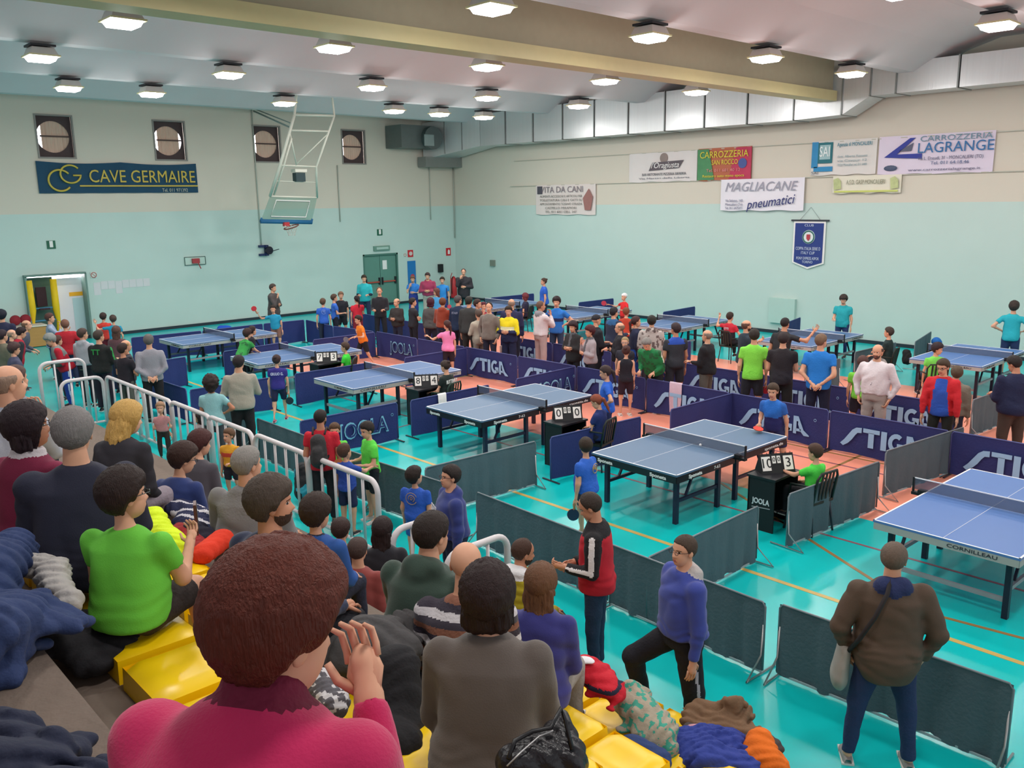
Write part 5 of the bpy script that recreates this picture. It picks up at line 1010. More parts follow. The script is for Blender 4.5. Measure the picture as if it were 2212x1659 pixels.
P(545,704,1.40,-60,'dark haired child in black lettered shirt hunched beyond the green shirt boy',hair=('short','33201f'),top=('tee','26222c',{'text':('BAVENO',.05,'c8c8d0',.2)}),bot=('pants','22222a'),arms=('cross','cross'),lean=30)
P(589,659,1.38,160,'boy in turquoise shirt stretching a red bat to the side behind the far table',hair=('short','2c211c'),top=('tee','2291b6'),bot=('shorts','8e6258'),arms=('side','down'),side=6,head=(12,-6),extra=bat(1,'d83a44','red bat held out sideways by the boy in turquoise near the back wall'))
P(590,613,1.80,-118,'man in dark grey jacket hand on chin standing against the back wall',hair=('short','4a3c36'),top=('coat','4a4444'),bot=('pants','22252e'),arms=('chin','cross'),head=(0,-4))
P(697,644,1.46,5,'boy in blue shirt with round print, leftmost of the boys behind the navy barrier',hair=('short','5a4436'),top=('tee','2f5fc0',{'text':('@',.15,'7f9ad8',.15)}),bot=('pants','22283c'),head=(-20,0))
P(722,635,1.5,-80,'boy in blue shirt in profile, between two others behind the navy barrier',hair=('short','4f3a2e'),top=('tee','3568c4'),bot=('pants','1e2230'),arms=('hold','down'))
P(736,630,1.52,165,'boy in black t-shirt and shorts facing the hall near the far door',hair=('short','7a5c48'),top=('tee','24242c'),bot=('shorts','22222a'),head=(20,-10))
P(770,638,1.45,10,'girl with dark ponytail in red shirt among the boys near the far door',hair=('pony','2c2022'),top=('tee','cb2438'),bot=('pants','8a2030'),arms=('hold','down'),head=(20,0))
P(786,594,1.78,172,'tall boy in turquoise t-shirt over dark sleeves in front of the green door',hair=('short','33281f'),top=('sweater','23a6ae',{'forearm':'20263a'}),bot=('pants','232b48'),arms=('hold','hold'),head=(10,-12))
P(819,620,1.74,172,'thin man in black with folded hands standing before the green door',hair=('balding','6a4e3c'),top=('sweater','1e1c24'),bot=('pants','1f2028'),arms=('hold','hold'),head=(6,-8))
P(856,645,1.70,135,'bald man in dark brown leather jacket with arms crossed by the far navy barriers',hair=('ring','7c6658'),top=('jacket','37302f'),bot=('jeans','272c42'),arms=('cross','cross'),fat=1.12,xr=(-10.5,-9.72))
P(771,681,1.42,112,'boy in orange shirt and black shorts running to the table with a grey bat',hair=('short','2f211d'),top=('tee','f07f22',{'text':('TT',.1,'f0d0b0',.12),'tback':False}),bot=('shorts','1e1e26'),arms=('hold','play'),lean=10,legs='stride',head=(0,-10),extra=bat(1,'6a6670','grey bat held by the running boy in orange'))
P(892,643,1.6,-62,'boy in black t-shirt with arms crossed standing between the aisle barriers',hair=('short','2e2422'),top=('tee','2c2a30'),bot=('pants','1f1f28'),arms=('cross','cross'),head=(-20,0),xr=(-10.5,-9.72))
P(891,596,1.62,176,'boy in blue sports shirt hand at his neck, below the blue notice panel',hair=('short','6a4a3c'),top=('polo','2a72c0',{'low':'2c3c90','lt':.3}),bot=('pants','263a86'),arms=('chin','cross'),head=(0,-14))
P(923,589,1.78,170,'man in maroon sweatshirt with arms crossed near the far corner',hair=('short','3c2a2a'),top=('hoodie','8f2c4e'),bot=('pants','a8a097'),arms=('cross','cross'),fat=1.15,head=(0,-12))
P(955,598,1.60,180,'boy in blue two tone sports shirt holding a red bat near the far corner',hair=('short','33271f'),top=('polo','2a80c8',{'band':'263270'}),bot=('shorts','26306a'),head=(-6,-6),extra=bat(-1,'c0384a','red bat hanging from the hand of the boy near the far corner'))
P(941,622,1.5,155,'girl with reddish hair in pale blue shirt sitting low before the maroon sweatshirt man',hair=('long','6a4038'),top=('tee','4a9ad0'),bot=('pants','5a6a8a'),head=(-50,-6))
P(1001,580,1.84,176,'tall man in black coat with hand at mouth in the far corner',hair=('balding','5a4a44'),top=('coat','2c2a30'),bot=('pants','22242c'),arms=('mouth','cross'),fat=1.15,head=(0,-10))
P(930,642,1.62,-20,'woman with short dark red hair in grey jacket among the aisle crowd',hair=('bob','4a2030'),top=('jacket','55504f'),bot=('pants','26283a'),fem=True,fat=1.1,xr=(-10.5,-9.72))
P(956,643,1.70,-30,'man in rust orange hooded jacket among the aisle crowd',hair=('short','6e3f2a'),top=('hoodie','92371f'),bot=('jeans','2c304a'),arms=('cross','cross'),head=(20,0),fat=1.1,xr=(-10.5,-9.72))
P(990,638,1.78,-35,'grey haired man in navy lettered jacket seen from behind in the aisle',hair=('short','4f4a4c'),top=('jacket','1f2c48',{'text':('STAFF',.06,'8a90a8',.2)}),bot=('pants','1e2230'),fat=1.1,head=(-20,0),xr=(-10.5,-9.72))
P(1013,640,1.80,-25,'broad man in dark green grey jacket seen from behind in the aisle',hair=('short','2d2a26'),top=('jacket','3a3a3a'),bot=('pants','322e2c'),fat=1.05,xr=(-10.7,-10.2))
P(1032,646,1.66,-110,'man in red jacket raising an arm beside the dark green jacket',hair=('short','3c2a26'),top=('jacket','a82034'),bot=('pants','222830'),arms=('chin','reach'),xr=(-10.2,-9.75))
P(1044,652,1.5,170,'person with dark red hair half hidden behind the man in taupe',hair=('short','5a2030'),top=('tee','8a1f35'),bot=('pants','222830'),head=(40,0),xr=(-9.3,-8.6))
P(1033,668,1.62,30,'person in long cream coat half hidden behind the man in taupe',hair=('short','5c4c44'),top=('coat','b0a596'),bot=('pants','8a8076'),arms=('cross','cross'),xr=(-10.5,-9.72))
P(1056,652,1.80,148,'balding man in taupe long sleeved shirt with hands in pockets behind the barrier',hair=('balding','2e2622'),top=('sweater','776d65'),bot=('jeans','2b2c3e'),arms=('pocket','pocket'),head=(22,0),xr=(-10.95,-10.35))
P(965,691,1.45,12,'girl with long dark ponytail in pink t-shirt and black shorts on court',hair=('pony','4a2c2a'),top=('tee','ee86b8'),bot=('shorts','2a1c26'),arms=('down','out'),head=(30,0),fem=True)
P(1098,661,1.72,150,'man in bright yellow and navy track jacket with arms crossed in the aisle',hair=('short','33261f'),top=('jacket','e8d21c',{'forearm':'1f2548','low':'1f2548','lt':.40,'chest':'e8e4b8','collar':'e8d21c'}),bot=('track','1e2444'),arms=('cross','cross'),fat=1.1,head=(22,-8),xr=(-10.95,-10.35))
P(1105,646,1.74,-10,'bald man in dark navy jacket standing behind the yellow jacket man',hair=('ring','a08474'),top=('jacket','2a2c50'),bot=('pants','22263a'),fat=1.2,xr=(-10.5,-9.72))
P(1169,649,1.80,-55,'balding man in pale hooded sweatshirt and beige trousers, hand at his chin',hair=('balding','6a5044'),skin=1,top=('hoodie','dccdd0',{'hoodc':'8d8a90'}),bot=('pants','b39c9a'),arms=('mouth','cross'),head=(-22,0),xr=(-10.1,-9.7))
P(1202,640,1.76,158,'teenage boy with dark curly hair in blue sports polo with a number',hair=('thick','2b2022'),top=('polo','2870c4',{'low':'3470c0','chest':'232a58','lt':.2}),bot=('pants','33405c'),arms=('hips','hips'),head=(12,-4),xr=(-9.25,-8.6))
P(1174,600,1.68,100,'woman with hair in a bun in blue t-shirt by the far right wall court',hair=('bun','4a362c'),top=('tee','2d62c8'),bot=('pants','22263c'),fem=True,fat=1.1)
seatedon(1134,632,1.5,70,'person with short red brown hair in dark shirt seated at the far court','dark chair under the red haired person at the far court',hair=('bob','6a2c34'),top=('tee','2a2a44'),bot=('pants','26283a'))
P(1236,693,1.60,140,'woman with short dark hair in black coat and grey scarf, arms crossed',hair=('thick','35242a'),top=('coat','2c2a2c',{'scarf':'56565c'}),bot=('pants','211f26'),arms=('cross','cross'),fem=True,head=(8,-10),xr=(-10.95,-10.35))
P(1272,702,1.64,112,'woman with short reddish hair in grey sweater, hand at chin, dark scarf',hair=('thick','4e2228'),top=('sweater','a3979c',{'scarf':'5c5a60'}),bot=('pants','24222c'),arms=('chin','cross'),fem=True,head=(0,-6),xr=(-10.95,-10.35))
P(1289,679,1.76,-65,'man in black cap and black jacket looking towards the far courts',hair=('cap','24222a'),top=('jacket','24242c'),bot=('pants','24242c'),arms=('hold','hold'),xr=(-10.5,-9.72))
P(1327,663,1.74,-50,'man in blue and dark grey jacket behind the bald man with khaki trousers',hair=('short','26242a'),top=('jacket','283048',{'yoke':'2c5a8a','yt':.78}),bot=('pants','22242c'),arms=('hold','hold'),fat=1.1,xr=(-9.2,-8.5))
P(1348,633,1.40,125,'girl in red t-shirt and white headscarf holding a red bat at a far court',hair=('headband','e8e4e4'),top=('tee','d8282e'),bot=('shorts','9a2a30'),arms=('out','play'),extra=bat(1,'b03048','red bat of the girl with the white headscarf'))
P(1353,664,1.45,-15,'child with reddish hair in orange red shirt at the second far court',hair=('short','7a4a34'),top=('tee','b8402c'),bot=('pants','2a3040'))
P(1375,682,1.62,-75,'woman with long dark ponytail in navy and blue jacket in the aisle',hair=('pony','45292a'),top=('jacket','232844',{'low':'2450b0','lt':.2}),bot=('pants','2450a8'),fem=True,xr=(-10.5,-9.72))
P(1338,697,1.70,88,'bald man with dark jacket and khaki trousers leaning on the aisle barrier',hair=('ring','8a705e'),top=('jacket','25232a'),bot=('pants','8f867a'),arms=('hold','cross'),fat=1.15,xr=(-10.5,-9.72))
P(1350,728,1.52,160,'fair short haired boy with glasses standing behind the girl in black tank top',hair=('buzz','a08860'),skin=3,glasses='8a8a90',top=('tee','2a2a36'),bot=('pants','2a2a34'),head=(12,-4),xr=(-10.95,-10.35))
P(1408,681,1.76,-2,'person in pale camouflage hooded jacket seen from behind in the aisle',hair=('short','28241f'),top=('hoodie','b9ada8',{'dots':'6a5a58'}),bot=('pants','3a3a44'),fat=1.15,xr=(-10.5,-9.72))
P(1393,734,1.66,150,'grey haired man in green and black track jacket looking down at a phone',hair=('short','8a8480'),top=('jacket','1f7a45',{'sstripe':'d8d8c8','dots':'2a5a3a'}),bot=('track','1e2024'),arms=('hold','hold'),fat=1.2,head=(6,-38),lean=30,xr=None)
P(1353,745,1.42,12,'girl in black tank top and black shorts with bare legs on the salmon floor',hair=('bun','4a2d2a'),top=('tank','1e1c26'),bot=('shorts','2a1624'),arms=('down','hold'),fem=True,legs='stand',head=(-20,0),shoes='d8cfc8')
P(1303,789,1.55,88,'girl with dark ponytail in blue t-shirt with hands on her hips by the net',hair=('pony','3c2c2a'),top=('tee','2b63cc'),bot=('shorts','26305c'),arms=('hips','hips'),fem=True,head=(0,-14))
P(1459,697,1.72,22,'boy in dark shirt with blue shoulders and dark shorts seen from behind',hair=('short','3a2a2e'),skin=1,top=('polo','34343c',{'yoke':'2c4fae','yt':.78}),bot=('shorts','2f2f38'),arms=('down','down'),head=(25,0),xr=(-10.95,-10.35))
P(1527,713,1.70,68,'bald man in black zipped jacket standing in the back aisle',hair=('ring','8c7a70'),skin=0,top=('jacket','1d1b20',{'collar':'b8a898'}),bot=('pants','5a5650'),arms=('down','hold'),fat=1.2,xr=(-10.95,-10.35))
P(1630,710,1.66,0,'boy in neon green t-shirt and black shorts seen from behind with a red bat',hair=('short','2f2722'),top=('tee','86e04c'),bot=('shorts','22222a'),arms=('down','down'),extra=bat(1,'c02c40','red bat in the hand of the boy in neon green'),xr=(-10.95,-10.35))
seatedon(1578,674,1.6,-40,'boy in red and black shirt seated with one arm out at the third far court','dark chair of the boy in red and black at the third far court',hair=('short','3a2c26'),top=('tee','26222a',{'yoke':'c0283a','yt':.55,'sleeve':'c0283a','text':('OTI',.06,'d0d0d8',.15)}),bot=('pants','22242c'),arms=('play','side'))
P(1614,692,1.76,-65,'bald bearded man in dark blue jacket behind the boy in neon green',hair=('ring','6a4a40'),beard='4a3028',top=('jacket','2a3642'),bot=('pants','22262e'),arms=('hold','phone'),xr=(-9.2,-8.5))
P(1697,686,1.84,-30,'tall man in black t-shirt bending with outstretched arm in the back aisle',hair=('buzz','2a2224'),skin=1,top=('tee','2b292d'),bot=('pants','24242a'),arms=('side','down'),lean=14,xr=(-9.2,-8.3))
P(1693,717,1.72,-4,'man in black t-shirt with red logo and green hem seen from behind',hair=('short','33282a'),top=('tee','262126',{'low':'26222a'}),bot=('track','1e1c1c',{'stripe':'b02040'}),arms=('hold','hold'),fat=1.1,xr=(-10.95,-10.35))
P(1776,721,1.76,-12,'man in bright blue t-shirt with hands behind his back in the aisle',hair=('short','7a5f4c'),top=('tee','2278cc'),bot=('pants','1e2038'),arms=('behind','behind'),head=(-35,0),fat=1.15,xr=(-10.95,-10.35))
P(1866,768,1.48,5,'boy in neon green t-shirt beside the man in the white hoodie',hair=('short','5a3c38'),top=('tee','86e04c'),bot=('shorts','22202c'),head=(-25,-10),xr=(-10.2,-9.75))
P(1896,745,1.76,160,'stout bald man with beard in white zipped hoodie, hands in pockets',hair=('ring','4a3a34'),beard='5a4038',top=('hoodie','ddd2d6',{'zip':'8a8088','hoodc':'8f8784'}),bot=('pants','b3a39c'),arms=('pocket','pocket'),fat=1.22,head=(0,-4),xr=(-10.95,-10.6))
P(1822,637,1.68,165,'tall boy in turquoise t-shirt and jeans behind the far table',hair=('thick','3a302c'),top=('tee','27a4ad'),bot=('jeans','2c3a6c'),arms=('hold','down'),head=(6,-22))
seatedon(1920,706,1.6,75,'boy with dark hair in dark green t-shirt seated at a far court','dark chair of the boy in dark green beyond the grey barrier',hair=('short','40352f'),top=('tee','1e3030'),bot=('pants','22242c'),arms=('hold','lap'))
P(2192,649,1.78,-5,'man in turquoise t-shirt and dark shorts seen from behind by the right wall',hair=('thick','3a302c'),top=('tee','26aab8'),bot=('shorts','22345e'),arms=('hips','hips'))
P(2036,776,1.62,168,'boy with glasses in open red jacket over blue shirt leaning on the barrier',hair=('short','4a3a2c'),glasses='2a2424',top=('jacket','c8242e',{'open':'2f58b8','ow':.05,'collar':'c8242e'}),bot=('pants','2a2a26'),arms=('lean','lean'),lean=8,head=(-12,-14),xr=(-11.05,-10.85))
seatedon(2030,740,1.5,20,'boy with glasses in neon green shirt seated at the last far court','dark chair of the boy in neon green at the last far court',hair=('thick','33242a'),top=('tee','7cd858'),bot=('pants','2a3040'),head=(-120,-10))
P(2068,790,1.72,-20,'person in brown grey jacket and dark jeans behind the boy in the red jacket',hair=('short','5a4a3a'),top=('jacket','7c7466'),bot=('jeans','2c3446'),head=(30,0),fat=1.1,xr=(-10.15,-9.75))
P(2184,769,1.78,30,'dark haired man in navy coat and brown trousers at the right edge, head down',hair=('short','2b2422'),skin=1,top=('jacket','1f2444'),bot=('pants','4a3c34'),arms=('hold','hold'),fat=1.3,head=(30,-25))
# ---- crowd in the far left aisle
P(222,675,1.42,15,'boy in red shirt with arm of another boy round him by the back wall',hair=('short','3a2a28'),top=('tee','c8382e'),bot=('shorts','7a2030'),head=(-30,0))
P(243,680,1.40,5,'boy in turquoise shirt hugging the boy in red by the back wall',hair=('short','4a3a34'),top=('tee','1f8eae'),bot=('pants','26304c'),arms=('down','side'))
P(250,703,1.55,-15,'woman with brown ponytail in dark maroon top behind the navy barrier',hair=('long','5a3c34'),top=('sweater','5a3a40'),bot=('pants','262a44'),fem=True)
P(272,735,1.62,-75,'balding fair haired man in dark top beside the grey sweater man',hair=('ring','b08a58'),top=('sweater','2a2c38'),bot=('pants','262a34'))
P(265,741,1.62,-45,'young man with dark hair in black t-shirt with arms folded by the railing',hair=('short','33221f'),skin=1,top=('tee','221d26'),bot=('pants','5c5a54'),arms=('cross','cross'),head=(-12,0))
P(320,722,1.76,2,'man in grey sweater with hands clasped behind his back',hair=('short','67605e'),top=('sweater','8e8b94',{'collar':'c0c0cc'}),bot=('pants','241f22'),arms=('behind','behind'),fat=1.1,head=(-10,-4))
P(213,713,1.72,-35,'man in black track jacket with bright green markings and dark trousers',hair=('short','463a34'),top=('jacket','1e2020',{'sstripe':'2f9a4c','text':('TT',.12,'2fa04c',.2)}),bot=('track','261d2c'),arms=('hold','hold'),head=(-25,0),fat=1.1)
P(178,709,1.70,-40,'man in light grey hoodie and dark trousers in the left aisle',hair=('short','4a3832'),skin=0,top=('hoodie','a3a3ab'),bot=('pants','24222c'),arms=('cross','cross'),head=(-30,0),fat=1.1)
P(139,690,1.62,2,'woman with light brown hair in quilted red vest and jeans, seen from behind',hair=('short','7c5344'),top=('vest','b01e2c'),bot=('jeans','2b304e'),arms=('hips','hips'),fem=True)
P(107,676,1.66,-95,'man in pale grey blue shirt with hand at his ear near the open doorway',hair=('short','5a3a34'),top=('shirt','9aa6c0'),bot=('pants','3a4a6a'),arms=('mouth','phone'))
P(99,722,1.66,95,'grey haired person in red and grey jacket with a white striped track suit bottom',hair=('thick','8d8f8c'),top=('jacket','c21f34',{'yoke':'7c8280','yt':.55,'forearm':'3a4a42','collar':'c21f34'}),bot=('track','27409a',{'stripe':'c8d0e8'}),arms=('hold','hold'),lean=20,head=(6,-25),fat=1.15)
P(124,724,1.45,-60,'person with brown hair between the red jacket and the red vest',hair=('short','55332c'),top=('sweater','7a3038'),bot=('pants','2a2c3a'))
P(57,692,1.72,-100,'balding man in long grey jacket bending over in the left crowd',hair=('ring','7a5a48'),top=('coat','555868'),bot=('pants','2a2c44'),lean=26,arms=('hold','hold'))
P(50,707,1.68,-75,'dark haired man in red and dark jacket in the left crowd',hair=('short','2a1c20'),top=('jacket','b02034',{'sleeve':'2a2c34'}),bot=('pants','2a2c44'),lean=15,head=(0,-20))
P(25,712,1.55,-85,'bald man in dark coat third from the left edge of the crowd',hair=('ring','a88a78'),skin=3,top=('coat','33262e'),bot=('pants','2a2a34'),lean=10)
P(4,712,1.78,-60,'dark haired person in olive jacket at the left edge of the crowd',hair=('short','33242c'),top=('jacket','6a6656'),bot=('pants','2a2a34'))
P(33,739,1.62,-80,'brown haired person in grey blue jacket lowest in the left crowd',hair=('thick','4a3434'),top=('jacket','4a4c66'),bot=('pants','2a2a44'),head=(0,-10))
P(2,668,1.86,-20,'person with dark hair and navy top cut by the left edge of the photo',hair=('thick','1f2030'),top=('jacket','2a2c48'),bot=('pants','2a2a44'))
# ---- spectators in the stand
def stand(u,v,H,f,label,dk=0,row=None,lean=6,**kw):
    best=None
    a=math.radians(f)
    for k in range(0,9):
        P0=at(u,v,rowZ(k)+.54*H-.0); d=P0[:2]-CAM[:2]; vd=math.atan2(d[1],d[0])+a; r=.5*H*math.sin(math.radians(lean))+.03; x=P0[0]-math.cos(vd)*r; e=abs(x-(rowX(k)-.20))
        if best is None or e<best[0]: best=(e,k)
    k=row if row is not None else best[1]+dk
    return person(u,v,H,f,label,sit=rowZ(k),row=k,lean=lean,**kw)
stand(15,790,1.74,-30,'bald man in pale grey shirt, chin on hand, far left in the stand',hair=('ring','9a8070'),top=('shirt','b4b8c6'),bot=('pants','54505a'),arms=('mouth','lap'),head=(-45,0),lean=14)
stand(33,789,1.6,-60,'brown haired person beyond the bald man in the pale shirt',hair=('short','5c4440'),top=('sweater','8a8a92'),bot=('pants','3a3a44'),head=(0,0))
stand(55,864,1.64,-45,'woman with dark hair and glasses in magenta jacket with pale scarf',hair=('bob','2a1c22'),skin=2,glasses='2a1c1e',top=('jacket','7c2040',{'scarf':'c4bcc0'}),bot=('jeans','3a4462'),fem=True,head=(-45,0),arms=('lap','lap'),row=5)
stand(153,879,1.70,-10,'broad grey haired man in dark navy jacket seen from behind',hair=('short','7d7877'),top=('jacket','292a3c',{'collar':'292a3c'}),bot=('pants','23232c'),fat=1.32,head=(-5,0),arms=('lap','lap'),row=5)
stand(282,866,1.66,-35,'blonde woman in black padded jacket and pale trousers leaning forward',hair=('wavy','c9a05c'),skin=3,top=('jacket','2b2830'),bot=('pants','978a94'),fem=True,lean=22,head=(-40,-12),arms=('lap','lap'),row=4)
stand(437,927,1.64,-35,'woman with reddish brown hair in dark top behind the woman in blue',hair=('thick','4a2624'),top=('sweater','4a444c'),bot=('pants','5a5654'),fem=True,head=(-30,-10),lean=16,arms=('lap','lap'),row=2)
stand(405,954,1.52,-35,'woman with short brown hair in royal blue sweater with hands in her lap',hair=('thick','3a2520'),top=('sweater','24356e'),bot=('pants','c8c4c0'),fem=True,glasses='1f1c22',head=(-40,-16),lean=16,arms=('lap','lap'),fat=1.1,row=3)
stand(535,964,1.74,-25,'grey haired man in grey pullover with pale shirt collar',hair=('short','8f8984'),top=('sweater','7d7a7a',{'yoke':'7d7a7a'}),bot=('pants','4a4a50'),head=(-35,-2),fat=1.42,arms=('lap','lap'))
stand(585,1025,1.76,-50,'man with wavy grey brown hair and stubble in dark navy sweater, in profile',hair=('thick','4d4038'),skin=1,beard='4a352c',top=('sweater','242d4c'),bot=('pants','2a2a30'),head=(-40,0),fat=1.15,arms=('lap','lap'),row=4)
stand(685,1064,1.46,-28,'boy with brown hair in blue jacket with dark collar',hair=('thick','35251f'),top=('jacket','2b559c',{'collar':'22283a'}),bot=('pants','26283a'),head=(-15,-4),arms=('lap','lap'))
stand(736,1118,1.5,-25,row=0,label='child with dark hair in patterned dark top behind the railing bars',hair=('short','3a2724'),top=('sweater','3a3036',{'dots':'7a6a6c'}),bot=('pants','26283a'))
stand(772,1158,1.66,-20,row=0,label='balding man low in front of the railing near a red bat',hair=('balding','4a3834'),top=('sweater','8a3c38'),bot=('pants','26283a'))
stand(826,1114,1.62,-5,row=0,label='person with long dark hair in black top beyond the near railing',hair=('long','2a1c1c'),top=('sweater','1e1c24'),bot=('pants','1e1e26'),head=(-15,-4))
stand(940,1105,1.78,-30,'stout man with dark hair in dark green hooded sweatshirt',hair=('short','2e2320'),skin=0,top=('hoodie','36493f'),bot=('jeans','4a5c8a'),fat=1.35,head=(-22,-8),arms=('knee','knee'),lean=14)
stand(1008,1171,1.74,-12,'bald man in sweater with dark, white and brown stripes',hair=('none','000000'),skin=0,top=('sweater','3b3440',{'stripes':(['cfc8cc','3b3440','8a5a48'],.036)}),bot=('pants','2a2a30'),fat=1.2,head=(0,-10),lean=12,arms=('lap','lap'),row=3)
stand(1137,1162,1.72,-40,row=0,label='balding man in mustard padded jacket with white hood',hair=('balding','4a3228'),skin=1,top=('puffer','b3a026',{'hood':1,'hoodc':'e6e2e4'}),bot=('pants','2a2a30'),head=(-30,-10),arms=('lap','lap'),beard='3a2a24')
stand(265,1007,1.37,-35,'boy with glasses in bright green t-shirt holding a phone upright',hair=('thick','2c1d1a'),skin=0,glasses='2a3a38',top=('tee','69c23e'),bot=('shorts','2e2422'),fat=1.35,head=(-38,0),arms=('phone','lap'),lean=4,extra=phone)
stand(1170,1212,1.66,-12,'woman with wavy light brown hair in purple blue sweater and pale trousers',hair=('long','6e4a34'),top=('sweater','35347c'),bot=('pants','a39a92'),fem=True,head=(-6,-4),arms=('lap','lap'),fat=1.05,lean=10)
stand(1052,1208,1.68,-8,'woman with dark brown bobbed hair in grey brown sweater, back turned',hair=('bob','2b1a1a'),top=('sweater','5f544e'),bot=('pants','26242a'),fem=True,fat=1.32,arms=('lap','lap'),lean=8,row=4)
PK=person(640,1166,1.68,-28,'woman with short red brown hair in bright pink sweater, nearest of all, hand at mouth',sit=rowZ(6)+.14,row=6,hair=('thick','5a2417'),skin=0,top=('sweater','bf1a55',{'collar':'6a1030','mock':1}),bot=('pants','2a2430'),fem=True,fat=1.22,head=(-32,-16),arms=((( -.05,.8,-.6),(-.38,.25,1)),'lap'),lean=22,nk=.06)
# ------------------------------------------------------------------ coats, bags and small things
def folds(a,fr=5.,sd=0.):
    def f(P):
        w=noise(P*3.1+sd)*2.2; n=noise(P*fr+sd); q=np.sin((P[:,0]*.8+P[:,1]*1.0+P[:,2]*.5)*fr*5+w*4+sd)
        return (a*(1-2.4*np.abs(n))+a*.55*(1-2*np.abs(q))+a*.5*(1-2*np.abs(noise(P*fr*2.1+sd*2)))+a*.12*noise(P*45)).astype(np.float32)
    return f
def heap(name,label,cat,prims,hexc,amp=.02,fr=5.,vox=.012,loc=None,paint=None,rough=.85,extra=None,sd=0.,sat=3):
    """soft cloth thing; prims in world metres"""
    c=np.mean([p.a for p in prims],0); R=np.random.RandomState(int(abs(c[0])*100)%9973); pr=list(prims)
    if sat:
        for p in prims:
            for q in range(sat):
                t=R.rand(); a=p.a*(1-t)+p.b*t; an=R.rand()*6.28; r=p.ra; b=a+np.array([math.cos(an)*r*1.35,math.sin(an)*r*1.35,-r*.45/(p.flat[1] if p.flat else 1)])
                pr.append(Cone(a,b,r*.6,r*.33,0,(v3(0,0,1),1.9),k=.03))
    prims=pr
    V,F=build(prims,vox,folds(amp,fr,sd)); mats=[mat(hexc,rough,.15,6,.2,60)]; ids=np.zeros(len(F),int)
    if paint:
        C=V[F].mean(1)
        for fn,h in paint: mats.append(mat(h,rough,.1)); ids[fn(C)]=len(mats)-1
    z0=float(V[:,2].min()); o=link(name,mesh(V-np.array([c[0],c[1],z0]),F,mats,ids,True),None,(c[0],c[1],z0)); tag(o,label,cat); return o,Vector((c[0],c[1],z0))
def heap0(*a,**k): return heap(*a,sat=0,**k)
def W3(u,v,z): return np.array(at(u,v,z))
def cone(a,b,ra,rb,fl=1.6,k=.06): return Cone(a,b,ra,rb,0,(v3(0,0,1),fl) if fl else None,k=k)
rz=rowZ
# near-left coats hanging over the seats
heap('denim_coat','dark blue denim jacket heaped at the left edge of the stand','coat',[cone(W3(-40,1240,2.85),W3(30,1190,2.8),.17,.11,1.2),cone(W3(-60,1370,2.85),W3(70,1310,2.75),.17,.10,1.3),cone(W3(-60,1300,2.8),W3(0,1440,2.7),.15,.11,1.3)],'2b3a63',.02,5,.009)
heap('winter_coat','black navy winter coat spread across the lower left corner','coat',[cone(W3(-60,1680,2.95),W3(90,1650,2.9),.13,.11,1.3),cone(W3(20,1610,2.9),W3(150,1620,2.85),.09,.07,1.3),cone(W3(-50,1600,2.9),W3(40,1570,2.88),.10,.07,1.3),cone(W3(100,1740,2.95),W3(190,1690,2.9),.11,.07,1.3)],'1c2138',.018,6,.008,sd=3)
heap('winter_coat','black coat crumpled under the boy in the green t-shirt','coat',[cone(W3(120,1360,2.42),W3(210,1420,2.36),.13,.11,1.6),cone(W3(180,1350,2.4),W3(260,1400,2.36),.12,.09,1.6)],'1d1b20',.02,6)
heap('scarf','pale grey scarf and cloth beside the denim jacket','scarf',[cone(W3(90,1230,2.75),W3(150,1300,2.7),.06,.06,1.2),cone(W3(60,1215,2.78),W3(120,1225,2.78),.05,.05,1.2)],'b0aaa6',.015,9,.009)
heap('jacket','bright yellow green jacket lying beyond the green shirt boy','jacket',[cone(W3(325,1120,2.15),W3(365,1180,2.12),.10,.12,1.3),cone(W3(350,1190,2.1),W3(385,1160,2.1),.08,.05,1.3)],'d6ee1f',.014,6)
heap('jacket','navy and white striped track jacket lying on the seats beside the woman in blue','jacket',[cone(W3(375,1090,2.0),W3(440,1120,1.98),.11,.12,1.6),cone(W3(400,1130,1.98),W3(450,1150,1.95),.1,.09,1.6)],'23284a',.016,6,.011,paint=[(lambda C:np.abs(((C[:,0]+C[:,1]*.6)%.13)-.06)<.02,'c9c5cc')])
heap('jacket','dark red jacket bundle behind the raised phone','jacket',[cone(W3(385,1150,2.05),W3(430,1190,2.02),.10,.10,1.4)],'8e1f24',.016,7)
heap0('bag','bright orange red bag with dark strap on the seats','bag',[cone(W3(440,1195,2.05),W3(480,1165,2.05),.08,.09,1.2)],'e2391f',.008,6)
heap('jacket','black bundle of coats beside the bright orange red bag','jacket',[cone(W3(420,1150,2.05),W3(455,1175,2.),.1,.08,1.3)],'1f1d30',.016,7,sd=5)
